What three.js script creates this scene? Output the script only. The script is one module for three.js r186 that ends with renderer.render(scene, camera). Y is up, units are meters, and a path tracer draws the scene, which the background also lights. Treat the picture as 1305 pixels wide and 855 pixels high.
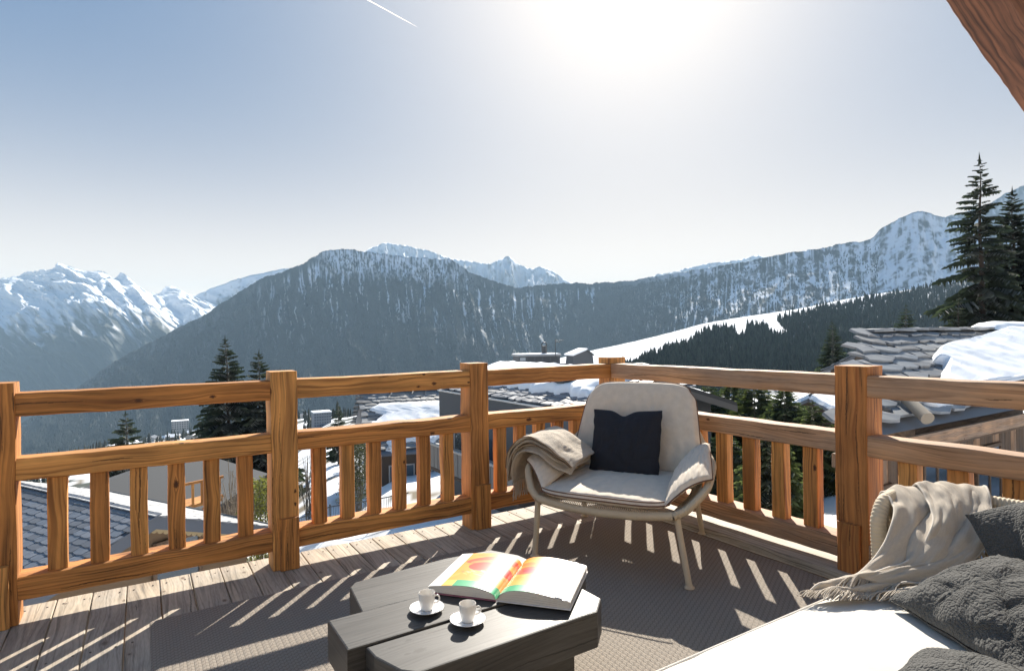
import * as THREE from 'three';
import { mergeGeometries, mergeVertices } from 'three/addons/utils/BufferGeometryUtils.js';
import { RoundedBoxGeometry } from 'three/addons/geometries/RoundedBoxGeometry.js';
import { createNoise2D, createNoise3D } from 'simplex-noise';

// ------------------------------------------------------------------ camera, sky, sun, exposure
const scene = new THREE.Scene();
const renderer = new THREE.WebGLRenderer({ antialias: true });
renderer.setSize(1024, 670);
renderer.toneMapping = THREE.LinearToneMapping;
renderer.toneMappingExposure = 2.4;
renderer.shadowMap.enabled = true;

const EYE = new THREE.Vector3(0, 1.28, 0), TURN = THREE.MathUtils.degToRad(31.902), ROLL = 0.015, FOCAL = 761.5;
const FWD = new THREE.Vector3(Math.sin(TURN), 0, -Math.cos(TURN)), RIGHT = new THREE.Vector3(Math.cos(TURN), 0, Math.sin(TURN));
const camera = new THREE.PerspectiveCamera(58.617, 1305 / 855, 0.05, 90000);
camera.position.copy(EYE);
camera.lookAt(EYE.clone().add(FWD));
camera.rotateZ(-ROLL);
scene.add(camera);

const SUN_AZ = THREE.MathUtils.degToRad(43.7), SUN_EL = THREE.MathUtils.degToRad(33.5);
const SUN = new THREE.Vector3(Math.cos(SUN_EL) * Math.sin(SUN_AZ), Math.sin(SUN_EL), -Math.cos(SUN_EL) * Math.cos(SUN_AZ));
const sun = new THREE.DirectionalLight(new THREE.Color(1, 0.93, 0.82), 5);
sun.position.copy(SUN).multiplyScalar(60);
sun.castShadow = true;
sun.shadow.mapSize.set(4096, 4096);
Object.assign(sun.shadow.camera, { left: -25, right: 25, top: 25, bottom: -25, near: 1, far: 160 });
scene.add(sun, sun.target);

{ // clear air, paler towards the horizon, with the wide aureole of a thin spring haze round the sun
  const W = 1024, H = 512, data = new Float32Array(W * H * 4);
  const deep = [0.04, 0.18, 0.42], low = [3.4, 2.5, 1.35], glow = [1.46, 1.17, 0.78], K = 1 / 2.4;
  for (let j = 0; j < H; j++) for (let i = 0; i < W; i++) {
    const el = ((j + 0.5) / H - 0.5) * Math.PI, az = ((i + 0.5) / W - 0.5) * 2 * Math.PI;
    const x = Math.cos(el) * Math.cos(az), y = Math.sin(el), z = Math.cos(el) * Math.sin(az);
    const g = Math.acos(Math.min(1, x * SUN.x + y * SUN.y + z * SUN.z)) * 180 / Math.PI, e = Math.max(0, el) * 180 / Math.PI;
    for (let c = 0; c < 3; c++) data[(j * W + i) * 4 + c] = K * (deep[c] + low[c] * Math.exp(-e / 7) + glow[c] * Math.exp(-Math.pow(g / 20, 1.5)));
    data[(j * W + i) * 4 + 3] = 1;
  }
  const t = new THREE.DataTexture(data, W, H, THREE.RGBAFormat, THREE.FloatType);
  t.mapping = THREE.EquirectangularReflectionMapping; t.magFilter = THREE.LinearFilter; t.needsUpdate = true;
  scene.background = t; scene.environment = t;
}
scene.fog = new THREE.FogExp2(new THREE.Color(0.52, 0.76, 1.0), 7.2e-5);

// ------------------------------------------------------------------ helpers
function rng(seed) { let s = seed >>> 0 || 1; return () => { s = (s + 0x6D2B79F5) >>> 0; let t = s; t = Math.imul(t ^ (t >>> 15), t | 1); t ^= t + Math.imul(t ^ (t >>> 7), t | 61); return ((t ^ (t >>> 14)) >>> 0) / 4294967296; }; }
const n2 = createNoise2D(rng(11)), n3 = createNoise3D(rng(23));
const clamp = (x, a = 0, b = 1) => Math.min(b, Math.max(a, x)), lerp = (a, b, t) => a + (b - a) * t;
const smooth = (a, b, x) => { const t = clamp((x - a) / (b - a)); return t * t * (3 - 2 * t); };
const fbm = (x, y, o = 4, g = 0.5) => { let s = 0, a = 1, n = 0; for (let i = 0; i < o; i++) { s += a * n2(x + i * 17.3, y - i * 9.1); n += a; a *= g; x *= 2; y *= 2; } return s / n; };
const ridged = (x, y, o = 4) => { let s = 0, a = 1, n = 0; for (let i = 0; i < o; i++) { s += a * (1 - Math.abs(n2(x + i * 31.7, y + i * 5.3))); n += a; a *= 0.5; x *= 2; y *= 2; } return s / n; };
const V = (x, y, z) => new THREE.Vector3(x, y, z);
// a point of the place, surveyed from the terrace: sighting (in units of a 1305-wide chart) and distance along the view axis
function sight(px, py, depth) {
  const X0 = px - 652.5, Y0 = py - 427.5, c = Math.cos(ROLL), s = Math.sin(ROLL), X = X0 * c - Y0 * s, Y = X0 * s + Y0 * c;
  return EYE.clone().addScaledVector(FWD, depth).addScaledVector(RIGHT, X / FOCAL * depth).add(V(0, -Y / FOCAL * depth, 0));
}
const used = new Map();
function numbered(name) { const n = used.get(name) ?? 0; used.set(name, n + 1); return n ? `${name}_${String(n).padStart(3, '0')}` : name; }
function tag(o, label, category, group) { o.userData.label = label; o.userData.category = category; if (group) o.userData.group = group; return o; }
function setup(m) { m.castShadow = m.receiveShadow = true; return m; }
function thing(name, label, category, group, pos = [0, 0, 0], turn = 0) {
  const o = new THREE.Group(); o.name = numbered(name); o.position.set(...pos); o.rotation.y = turn; scene.add(o);
  return tag(o, label, category, group);
}
function part(name, geo, mat, parent) { const m = setup(new THREE.Mesh(geo, mat)); m.name = name; parent.add(m); return m; }
function solo(name, geo, mat, label, category, group) { const m = setup(new THREE.Mesh(geo, mat)); m.name = numbered(name); scene.add(m); return tag(m, label, category, group); }
function structure(name, geo, mat) { const m = geo ? setup(new THREE.Mesh(geo, mat)) : new THREE.Group(); m.name = numbered(name); m.userData.kind = 'structure'; scene.add(m); return m; }
function copyOf(o, label, group) { const c = o.clone(); c.name = numbered(o.name.replace(/_\d{3}$/, '')); c.userData = { ...o.userData }; if (label) c.userData.label = label; if (group) c.userData.group = group; scene.add(c); return c; }
const std = (r, g, b, roughness = 0.8, extra = {}) => new THREE.MeshStandardMaterial({ color: new THREE.Color().setRGB(r, g, b), roughness, ...extra });
// geometry from a grid of points f(i/nu, j/nv) -> Vector3; uv from g
function sheet(nu, nv, f, uvf, colf, closeU = false) {
  const P = [], UV = [], C = [], I = [];
  for (let j = 0; j <= nv; j++) for (let i = 0; i <= nu; i++) {
    const u = i / nu, v = j / nv, p = f(u, v); P.push(p.x, p.y, p.z);
    const q = uvf ? uvf(u, v, p) : [u, v]; UV.push(q[0], q[1]);
    if (colf) { const c = colf(u, v, p); C.push(c[0], c[1], c[2]); }
  }
  for (let j = 0; j < nv; j++) for (let i = 0; i < nu; i++) { const a = j * (nu + 1) + i, b = a + 1, c = a + nu + 1, d = c + 1; I.push(a, b, d, a, d, c); }
  const g = new THREE.BufferGeometry();
  g.setAttribute('position', new THREE.Float32BufferAttribute(P, 3)); g.setAttribute('uv', new THREE.Float32BufferAttribute(UV, 2));
  if (colf) g.setAttribute('color', new THREE.Float32BufferAttribute(C, 3));
  g.setIndex(I); g.computeVertexNormals();
  if (closeU) { const N = g.attributes.normal; for (let j = 0; j <= nv; j++) { const a = j * (nu + 1), b = a + nu, n = V(N.getX(a) + N.getX(b), N.getY(a) + N.getY(b), N.getZ(a) + N.getZ(b)).normalize(); N.setXYZ(a, n.x, n.y, n.z); N.setXYZ(b, n.x, n.y, n.z); } }
  return g;
}
function curveAt(keys, x) { // piecewise cubic through [x, y] keys
  if (x <= keys[0][0]) return keys[0][1]; const L = keys.length - 1; if (x >= keys[L][0]) return keys[L][1];
  let i = 0; while (keys[i + 1][0] < x) i++;
  const [x0, y0] = keys[i], [x1, y1] = keys[i + 1], t = (x - x0) / (x1 - x0);
  const m0 = i ? (y1 - keys[i - 1][1]) / (x1 - keys[i - 1][0]) : (y1 - y0) / (x1 - x0), m1 = i + 2 <= L ? (keys[i + 2][1] - y0) / (keys[i + 2][0] - x0) : (y1 - y0) / (x1 - x0), d = x1 - x0;
  return (2 * t ** 3 - 3 * t * t + 1) * y0 + (t ** 3 - 2 * t * t + t) * d * m0 + (-2 * t ** 3 + 3 * t * t) * y1 + (t ** 3 - t * t) * d * m1;
}
const linAt = (keys, x) => { if (x <= keys[0][0]) return keys[0][1]; const L = keys.length - 1; if (x >= keys[L][0]) return keys[L][1]; let i = 0; while (keys[i + 1][0] < x) i++; return lerp(keys[i][1], keys[i + 1][1], (x - keys[i][0]) / (keys[i + 1][0] - keys[i][0])); };
function tube(pts, r, seg = 24, rad = 8, closed = false) { return new THREE.TubeGeometry(new THREE.CatmullRomCurve3(pts, closed), seg, r, rad, closed); }
function xf(g, { s, r, t } = {}) { const m = new THREE.Matrix4().compose(V(...(t ?? [0, 0, 0])), new THREE.Quaternion().setFromEuler(new THREE.Euler(...(r ?? [0, 0, 0]))), V(...(s ?? [1, 1, 1]))); return g.applyMatrix4(m); }

// ------------------------------------------------------------------ the land
const vertexMat = (roughness = 0.95) => new THREE.MeshStandardMaterial({ vertexColors: true, roughness, color: 0xffffff });
const landPx = [-1200, -300, 0, 150, 250, 350, 430, 520, 620, 720, 820, 950, 1080, 1305, 1700, 3000];
const landR = [0, 6, 12, 30, 70, 150, 300, 600, 1200, 2200, 3500, 6000, 28000];
const landH = {
  '-1200': [-5, -5, -5, -6, -10, -25, -50, -100, -190, -330, -400, -420, -420],
  '-300': [-5, -5.5, -6, -9, -19, -40, -75, -128, -205, -400, -600, -620, -620],
  0: [-5, -5.5, -6.5, -9, -18, -35, -66, -112, -190, -430, -640, -660, -660],
  150: [-5, -5.5, -6.5, -9, -18, -35, -64, -106, -178, -430, -640, -660, -660],
  250: [-5, -5.5, -6.5, -8.5, -16, -32, -59, -100, -172, -420, -640, -660, -660],
  350: [-5, -5.2, -5.8, -8, -15, -29, -55, -94, -160, -400, -640, -660, -660],
  430: [-5, -5, -5.2, -7, -12, -22, -40, -78, -158, -390, -640, -660, -660],
  520: [-5, -4.8, -5, -5.8, -8.5, -14, -27, -70, -150, -390, -640, -660, -660],
  620: [-5, -4.6, -4.8, -5.2, -7.5, -11.5, -17, -66, -150, -390, -640, -660, -660],
  720: [-4.8, -4.4, -4.5, -5, -7, -10.5, -16, -62, -150, -390, -640, -660, -660],
  820: [-4.5, -4, -4.2, -5, -7.5, -13, -22, -60, -150, -390, -640, -660, -660],
  950: [-4, -3.4, -3.6, -5, -8, -16, -30, -60, -120, -300, -500, -600, -600],
  1080: [-3.4, -2.9, -2.9, -3.6, -6, -12, -24, -50, -90, -200, -300, -400, -400],
  1305: [-3, -2.7, -2.4, -1.6, -0.4, 2, 6, 10, 20, 0, -100, -200, -300],
  1700: [-3, -2.6, -2, -0.5, 3, 10, 30, 60, 120, 150, 100, 0, -100],
  3000: [-3, -2.6, -2, 0, 5, 16, 40, 80, 160, 200, 150, 0, -100],
};
const landCols = landPx.map((p) => [Math.atan((p - 652.5) / FOCAL), landR.map((r, i) => [Math.log(r + 8), landH[p][i]])]);
function landHeight(x, z) {
  const f = x * FWD.x + z * FWD.z, r0 = x * RIGHT.x + z * RIGHT.z, r = Math.hypot(x, z);
  let a = Math.atan2(r0, f); const lr = Math.log(r + 8);
  let i = 0; while (i < landCols.length - 2 && landCols[i + 1][0] < a) i++;
  const t = smooth(0, 1, clamp((a - landCols[i][0]) / (landCols[i + 1][0] - landCols[i][0])));
  return lerp(curveAt(landCols[i][1], lr), curveAt(landCols[i + 1][1], lr), t) + 0.007 * Math.min(r, 900) * fbm(x * 0.6 / (20 + r * 0.1), z * 0.6 / (20 + r * 0.1), 3) * smooth(15, 120, r);
}
{
  const NA = 560, NR = 210;
  const ground = sheet(NA, NR, (u, v) => {
    const a = (u - 0.5) * 2 * Math.PI, r = 0.4 + 8 * (Math.exp(v * Math.log(17000 / 8 + 1)) - 1), x = r * (Math.cos(a) * FWD.x + Math.sin(a) * RIGHT.x), z = r * (Math.cos(a) * FWD.z + Math.sin(a) * RIGHT.z);
    return V(x, landHeight(x, z), z);
  }, (u, v, p) => [p.x, p.z], (u, v, p) => {
    const r = Math.hypot(p.x, p.z), m = fbm(p.x / (6 + r * 0.05), p.z / (6 + r * 0.05), 5);
    const bare = smooth(0.22, 0.42, m + 0.18 * smooth(300, 900, r)), wood = fbm(p.x / 180 + 4, p.z / 180, 4) > 0.16 && r > 150 ? 1 : 0;
    let c = [0.80, 0.82, 0.85].map((s, k) => lerp(s, [0.16, 0.13, 0.085][k], bare));
    c = c.map((s, k) => lerp(s, [0.03, 0.04, 0.03][k], wood));
    return c;
  });
  structure('ground', ground, vertexMat());
}

// a range: its crest as sighted (chart x, chart y, distance), falling to a foot nearer by
function range(name, o) {
  const { crest, cols, rows, back = 14 } = o, x0 = crest[0][0], x1 = crest[crest.length - 1][0];
  const ky = crest.map((c) => [c[0], c[1]]), kd = crest.map((c) => [c[0], c[2]]);
  const rough = o.rough ?? 1;
  const pos = (u, v) => {
    const px = lerp(x0, x1, u), D = linAt(kd, px), jag = o.jag ?? 1;
    const py = curveAt(ky, px) + jag * (1.6 * fbm(px * 0.045 + 9, D * 0.001, 4) + 1.1 * Math.abs(n2(px * 0.21, 3)));
    const C = sight(px, py, D);
    if (v < 0) { const t = -v; return C.clone().addScaledVector(FWD, t * D * 0.25).add(V(0, -t * (C.y - o.footY) * 1.05, 0)); }
    const fx = px + (o.fan ? o.fan(px) : 0) * v, fd = D * o.footD(px), footY = o.footY;
    const f = sight(fx, 427.5, fd), P = C.clone().lerp(f, v), prof = Math.pow(v, o.pow ?? 0.85);
    P.y = lerp(C.y, footY, prof);
    const env = Math.min(1, v * 9) * Math.min(1, (1 - v) * 5), H = C.y - footY;
    const sx = px * (o.gully ?? 0.03) + 0.15 * fbm(px * 0.02, v * 3, 2);
    const g = ridged(sx, v * (o.along ?? 1.0), 5), b = fbm(sx * 2.7 + 5, v * 5, 4);
    P.addScaledVector(FWD, -rough * D * 0.055 * env * (g - 0.62)); P.y += rough * H * env * (0.10 * (g - 0.62) + 0.03 * b);
    return P;
  };
  const vb = back / rows;
  const geo = sheet(cols, rows + back, (u, v) => { const k = v * (rows + back) - back; return pos(u, k < 0 ? k / back : k / rows); }, (u, v) => [u, v], (u, v, p) => {
    const k = v * (rows + back) - back, t = k < 0 ? 0 : k / rows, px = lerp(x0, x1, u), sx = px * (o.gully ?? 0.03) + 0.15 * fbm(px * 0.02, t * 3, 2);
    return o.color(px, t, p, ridged(sx, t * (o.along ?? 1.0), 5));
  });
  structure(name, geo, vertexMat());
  return pos;
}
const SNOW = [0.80, 0.83, 0.88], FOREST = [0.022, 0.030, 0.026], ROCK = [0.14, 0.14, 0.142], SCREE = [0.23, 0.215, 0.20];
const mixc = (a, b, t) => [lerp(a[0], b[0], t), lerp(a[1], b[1], t), lerp(a[2], b[2], t)];

range('snowy_mountain', { // far over the head of the valley
  crest: [[-170, 372, 9000], [-60, 366, 9000], [0, 358, 8800], [45, 350, 8800], [76, 342, 8800], [100, 348, 8800], [128, 350, 8800], [146, 356, 8800], [153, 351, 8800], [166, 361, 8800], [185, 372, 8800], [200, 375, 8800], [216, 368, 8800], [240, 376, 8800], [300, 392, 8800], [380, 400, 8800]],
  cols: 420, rows: 190, footY: -700, footD: () => 0.50, fan: () => 140, gully: 0.013, along: 3.2, rough: 0.55, pow: 1.9, jag: 0.8,
  color: (px, t, p, g) => {
    const n = fbm(px * 0.07, t * 9, 5), n4 = fbm(px * 0.2, t * 24, 4);
    const snow = smooth(0.74, 0.58, t + 0.16 * n) * smooth(-0.44, -0.24, n4 * 0.5 + 0.35 * n);
    const c = mixc(mixc(ROCK, [0.06, 0.065, 0.06], smooth(0.4, 0.6, t)), SNOW, Math.max(snow, 0.5 * smooth(0.6, 0.75, g) * smooth(0.5, 0.2, t)));
    return mixc(c, FOREST, smooth(0.66, 0.8, t + 0.12 * n));
  },
});
range('mountain_shoulder', {
  crest: [[-240, 330, 7500], [-120, 350, 7500], [-40, 380, 7500], [-10, 391, 7500], [8, 405, 7400], [44, 434, 7400], [58, 462, 7200], [80, 490, 7000], [120, 530, 6800]],
  cols: 160, rows: 90, footY: -700, footD: () => 0.72, gully: 0.014, along: 2.6, rough: 0.9, jag: 1,
  color: (px, t, p, g) => mixc(mixc(FOREST, ROCK, smooth(0.45, 0.7, g) * 0.5), SNOW, 0.9 * smooth(0.1, 0.02, t) * smooth(0.1, 0.4, fbm(px * 0.2, t * 20, 3) + 0.2)),
});
range('far_ridge', {
  crest: [[-20, 520, 8200], [40, 490, 8200], [100, 452, 8200], [140, 430, 8100], [180, 411, 8000], [220, 390, 8000], [260, 371, 8000], [300, 356, 7900], [335, 347, 7800], [400, 338, 7600], [470, 340, 7500]],
  cols: 240, rows: 120, footY: -650, footD: () => 0.74, fan: () => -60, gully: 0.014, along: 2.8, rough: 0.7, jag: 0.8,
  color: (px, t, p, g) => {
    const n = fbm(px * 0.08, t * 10, 4), snow = smooth(0.20, 0.06, t + 0.09 * n) * smooth(150, 230, px) * smooth(-0.5, 0.1, n + 0.45 - (g - 0.5));
    return mixc(mixc(FOREST, [0.10, 0.10, 0.09], smooth(0.5, 0.75, g) * 0.5), SNOW, snow);
  },
});
range('far_peaks', {
  crest: [[400, 345, 9600], [440, 335, 9600], [470, 317, 9600], [492, 309, 9600], [508, 312, 9600], [525, 314, 9600], [545, 319, 9600], [570, 327, 9600], [600, 333, 9600], [626, 335, 9600], [640, 329, 9600], [648, 326, 9600], [660, 335, 9600], [676, 342, 9600], [693, 340, 9600], [706, 346, 9600], [724, 358, 9600], [780, 372, 9600], [830, 352, 9600], [860, 345, 9600], [905, 335, 9600], [940, 331, 9600], [965, 325, 9600], [985, 330, 9600], [1040, 345, 9600]],
  cols: 380, rows: 80, footY: -300, footD: () => 0.75, gully: 0.05, along: 1.6, rough: 1.4, jag: 0.8,
  color: (px, t, p, g) => { const n = fbm(px * 0.12, t * 10, 4); return mixc(ROCK, SNOW, smooth(-0.35, 0.25, n + 0.35 - 0.6 * (g - 0.5))); },
});
const bigPos = range('forested_mountain', {
  crest: [[-60, 600, 3600], [40, 530, 3700], [100, 491, 3800], [150, 457, 3900], [200, 431, 4000], [260, 400, 4100], [330, 356, 4300], [380, 338, 4400], [408, 322, 4500], [425, 318, 4500], [470, 320, 4500], [530, 328, 4500], [576, 331, 4500], [600, 347, 4500], [640, 361, 4600], [665, 365, 4700], [700, 362, 4900], [740, 360, 5000], [780, 362, 4900], [830, 374, 4800], [890, 400, 4600], [960, 440, 4400], [1040, 480, 4200]],
  cols: 820, rows: 240, footY: -560, footD: (px) => 0.60, fan: (px) => (px < 420 ? (px - 420) * 0.25 : (px - 420) * 0.35), gully: 0.017, along: 2.1, rough: 0.6, pow: 0.8, jag: 1.5,
  color: (px, t, p, g) => {
    const n = fbm(px * 0.06, t * 8, 5), fine = fbm(px * 0.28, t * 16, 4), str = fbm(px * 0.20 + 0.3 * n, t * 1.8, 4);
    // snow lies in the chutes below the crest and on the open ground along it
    let snow = smooth(0.20, 0.36, str + 0.12 * fine) * smooth(0.58, 0.14, t + 0.12 * n) * smooth(300, 400, px) * smooth(0.0, 0.05, t);
    snow = Math.max(snow, smooth(0.15, 0.05, t + 0.06 * n) * smooth(390, 430, px) * smooth(610, 560, px) * smooth(-0.35, 0.25, fine + 0.2 * n));
    snow = Math.max(snow, 0.85 * smooth(0.16, 0.05, t + 0.05 * n) * smooth(760, 860, px) * 0.5 * smooth(0.0, 0.35, fine + 0.2 * str));
    snow = Math.max(snow, 0.9 * smooth(0.35, 0.5, str) * smooth(0.75, 0.3, t) * smooth(760, 840, px) * 0.4);
    const scree = smooth(0.05, 0.35, str * 0.7 + n * 0.6) * smooth(0.22, 0.38, t) * smooth(0.85, 0.6, t) * (0.35 * smooth(520, 600, px) * smooth(740, 670, px) + 0.8 * smooth(150, 175, px) * smooth(230, 190, px));
    let c = mixc(FOREST, ROCK, 0.45 * smooth(0.1, 0.4, fbm(px * 0.05 + 9, t * 6, 5)) * smooth(0.75, 0.25, t) * smooth(760, 660, px));
    c = mixc(c, SCREE, 0.85 * scree);
    return mixc(c, SNOW, clamp(snow));
  },
});
const ridgePos = range('snowy_ridge', {
  crest: [[640, 372, 5200], [700, 366, 5100], [760, 361, 5000], [800, 357, 4800], [840, 351, 4600], [870, 346, 4500], [920, 338, 4300], [960, 331, 4200], [1000, 322, 4100], [1040, 317, 4000], [1080, 309, 3900], [1108, 305, 3900], [1124, 291, 4000], [1150, 276, 4000], [1174, 269, 4000], [1200, 276, 4000], [1240, 279, 4000], [1290, 292, 4000], [1380, 300, 4000], [1500, 290, 4000]],
  cols: 640, rows: 200, footY: -420, footD: () => 0.60, fan: (px) => (px - 1000) * 0.15, gully: 0.020, along: 2.6, rough: 0.22, pow: 0.82, jag: 1.1,
  color: (px, t, p, g) => {
    const n = fbm(px * 0.05, t * 8, 5), fine = fbm(px * 0.14, t * 15, 4), str = 0, high = smooth(1000, 1140, px);
    const chute = fbm(px * 0.26 + 0.25 * n, t * 2.0, 3), big = fbm(px * 0.045 + 3, t * 9, 5), ledge = fbm(px * 0.05, t * 34 + 0.5 * n, 4), line = 0.36 + 0.30 * high;
    let snow = smooth(line + 0.06, line - 0.10, t + 0.16 * n) * smooth(-0.12 - 0.25 * high, 0.16, 0.65 * big + 0.40 * ledge + 0.20 * fine + 0.15 * chute);
    snow = Math.max(snow, 0.95 * smooth(0.26, 0.40, chute + 0.12 * fine) * smooth(0.85, 0.40, t));
    const band = smooth(0.02, 0.05, t + 0.03 * n) * smooth(0.15, 0.10, t + 0.03 * n) * smooth(1100, 1000, px) * smooth(0.25, -0.1, fine);
    snow *= 1 - 0.75 * band;
    const c = mixc(FOREST, ROCK, Math.max(0.6 * band, (0.12 + 0.3 * high) * smooth(line + 0.1, line - 0.2, t)));
    return mixc(c, SNOW, clamp(snow) * smooth(760, 930, px));
  },
});
range('far_summit', {
  crest: [[1120, 300, 5600], [1180, 282, 5600], [1225, 270, 5600], [1255, 262, 5600], [1283, 246, 5600], [1305, 236, 5600], [1340, 224, 5600], [1420, 240, 5600], [1500, 270, 5600]],
  cols: 150, rows: 60, footY: -200, footD: () => 0.78, gully: 0.04, along: 1.4, rough: 1.2, jag: 1,
  color: (px, t, p, g) => mixc(ROCK, SNOW, 0.7 * smooth(0.1, 0.5, fbm(px * 0.1, t * 9, 4) + 0.15)),
});
const hillPos = range('snowfield_hill', {
  crest: [[560, 500, 900], [640, 478, 920], [700, 460, 940], [748, 448, 980], [800, 437, 1050], [850, 425, 1120], [900, 412, 1200], [960, 402, 1270], [1020, 393, 1350], [1070, 383, 1420], [1115, 375, 1500], [1160, 369, 1550], [1215, 361, 1600], [1305, 350, 1650], [1420, 330, 1700], [1600, 300, 1700]],
  cols: 420, rows: 150, footY: -90, footD: (px) => 0.34, gully: 0.006, along: 0.5, rough: 0.35, pow: 0.9, jag: 0.25,
  color: (px, t, p, g) => {
    const n = fbm(px * 0.03, t * 10, 4), bare = smooth(0.36, 0.5, fbm(px * 0.05, t * 26, 4)) * smooth(0.3, 0.05, t);
    const c = mixc(SNOW, [0.30, 0.26, 0.20], 0.7 * bare);
    return mixc(c, [0.035, 0.04, 0.03], woodland(px, t) > 0.5 && n > -0.12 ? 0.75 : 0);
  },
});
function woodland(px, t) { // where the conifers stand on the hill: right of a line that climbs with the slope
  const n = 0.05 * fbm(px * 0.02, t * 5, 3), edge = linAt([[780, 0.40], [830, 0.30], [880, 0.20], [905, 0.13], [925, 0.115], [950, 0.17], [985, 0.15], [1000, 0.10], [1060, 0.055], [1110, 0.02], [1150, 0.0], [1210, -0.1]], px);
  const gap = smooth(12, 7, Math.abs(px - 990 - 60 * (t - 0.25))) * smooth(0.40, 0.3, t) + smooth(10, 5, Math.abs(px - 945)) * smooth(0.33, 0.28, t);
  return clamp((t - edge - n) > 0 ? 1 - gap : 0);
}

// ------------------------------------------------------------------ wood
function dataTex(W, H, f, srgb) {
  const d = new Uint8Array(W * H * 4);
  for (let j = 0; j < H; j++) for (let i = 0; i < W; i++) { const c = f(i, j), k = (j * W + i) * 4; for (let q = 0; q < 3; q++) d[k + q] = clamp(c[q]) * 255; d[k + 3] = 255; }
  const t = new THREE.DataTexture(d, W, H); t.magFilter = THREE.LinearFilter; t.minFilter = THREE.LinearMipmapLinearFilter; t.generateMipmaps = true;
  t.wrapS = t.wrapT = THREE.MirroredRepeatWrapping; if (srgb) t.colorSpace = THREE.SRGBColorSpace; t.needsUpdate = true; return t;
}
const toS = (c) => (c <= 0.0031308 ? c * 12.92 : 1.055 * Math.pow(c, 1 / 2.4) - 0.055);
// u runs with the grain. late/early: linear colours of the two kinds of wood; knots, shakes (cracks) and grey weathering on top
function woodMaterial(o) {
  const { seed, W = 1024, H = 256, metres = [2, 0.5], early, late, knot = [0.07, 0.028, 0.012], grey = [0.3, 0.28, 0.25], greyAmount = 0, knots = 4, cracks = 13, rings = 34, bump = 0.002, roughness = 0.72 } = o;
  const R = rng(seed), ks = [], cs = [], sx = metres[0] / W, sy = metres[1] / H;
  for (let i = 0; i < knots; i++) ks.push([R() * metres[0], R() * metres[1], 0.005 + 0.009 * R() * R()]);
  for (let i = 0; i < cracks; i++) cs.push([R() * metres[0], R() * metres[1], 0.08 + 0.5 * R(), 0.0008 + 0.0016 * R(), R() * 99]);
  const hgt = new Float32Array(W * H), col = new Float32Array(W * H * 3);
  for (let j = 0; j < H; j++) for (let i = 0; i < W; i++) {
    const x = i * sx, y = j * sy; let yy = y + 0.018 * n2(x * 0.9 + seed, y * 2.2) + 0.007 * n2(x * 2.6 + seed, y * 6), kd = 9, kk = 0;
    for (const [kx, ky, kr] of ks) {
      const dx = (x - kx) / (kr * 3.2), dy = (y - ky) / (kr * 1.6), q = dx * dx + dy * dy;
      yy += (y > ky ? -1 : 1) * kr * 1.3 * Math.exp(-q) ;
      const e = Math.hypot((x - kx) / (kr * 1.5), (y - ky) / (kr * 0.85)) + 0.35 * n2(x * 90 + seed, y * 90); if (e < kd) kd = e;
    }
    const ph = yy * rings + 1.6 * n2(x * 0.35 + seed * 3, yy * 7), fr = ph - Math.floor(ph);
    let lt = Math.pow(fr, 2.2) * smooth(1.0, 0.86, fr);
    lt = clamp(lt * (0.75 + 0.5 * n2(x * 1.3, yy * 20 + seed)));
    const fib = 0.5 + 0.5 * n2(x * 14 + seed, y * 420), blot = 0.5 + 0.5 * fbm(x * 1.7 + seed, y * 5, 3);
    let c = mixc(early, late, clamp(lt * 1.0 + 0.16 * (fib - 0.5))), streak = 0.5 + 0.5 * n2(x * 0.7 + seed * 2, yy * 38), v = 0.62 + 0.26 * fib + 0.60 * (blot - 0.5) + 0.36 * streak - 0.36 * smooth(0.62, 0.9, 0.5 + 0.5 * n2(x * 1.1 - seed, yy * 70));
    c = c.map((q) => q * v);
    const g = greyAmount * smooth(0.25, 0.75, 0.5 + 0.5 * fbm(x * 1.1 - seed, y * 7, 4) + 0.15 * (fib - 0.5));
    c = mixc(c, grey.map((q) => q * (0.75 + 0.4 * fib) * (1 - 0.35 * lt)), g);
    if (kd < 1.7) { c = mixc(c, mixc(late, knot, 0.4), 0.8 * smooth(1.7, 1.0, kd)); if (kd < 1) c = mixc(knot, mixc(late, knot, 0.3), smooth(0.2, 0.9, kd) * (0.5 + 0.5 * Math.sin(kd * 30))); }
    let h = 0.55 + 0.25 * lt + 0.14 * (fib - 0.5) + 0.1 * n2(x * 3, y * 30 + seed);
    for (const [cx, cy, cl, cw, cn] of cs) {
      const t = (x - cx) / cl; if (t < 0 || t > 1) continue;
      const dd = Math.abs(y - cy - 0.006 * n2(x * 2.4 + cn, 1) - 0.0012 * n2(x * 22 + cn, 4)), w = cw * Math.sin(Math.PI * t);
      if (dd < w) { c = c.map((q) => q * 0.24); h -= 0.6; } else if (dd < w * 2.2) { c = c.map((q) => q * 0.72); h -= 0.15; }
    }
    const k = j * W + i; hgt[k] = h; col[k * 3] = c[0]; col[k * 3 + 1] = c[1]; col[k * 3 + 2] = c[2];
  }
  const map = dataTex(W, H, (i, j) => { const k = (j * W + i) * 3; return [toS(col[k]), toS(col[k + 1]), toS(col[k + 2])]; }, true);
  const bm = dataTex(W, H, (i, j) => { const h = hgt[j * W + i]; return [h, h, h]; });
  const m = new (o.gloss ? THREE.MeshPhysicalMaterial : THREE.MeshStandardMaterial)({ map, bumpMap: bm, bumpScale: bump, roughness, ...(o.gloss ?? {}) }); m.userData.metres = metres; return m;
}
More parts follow.
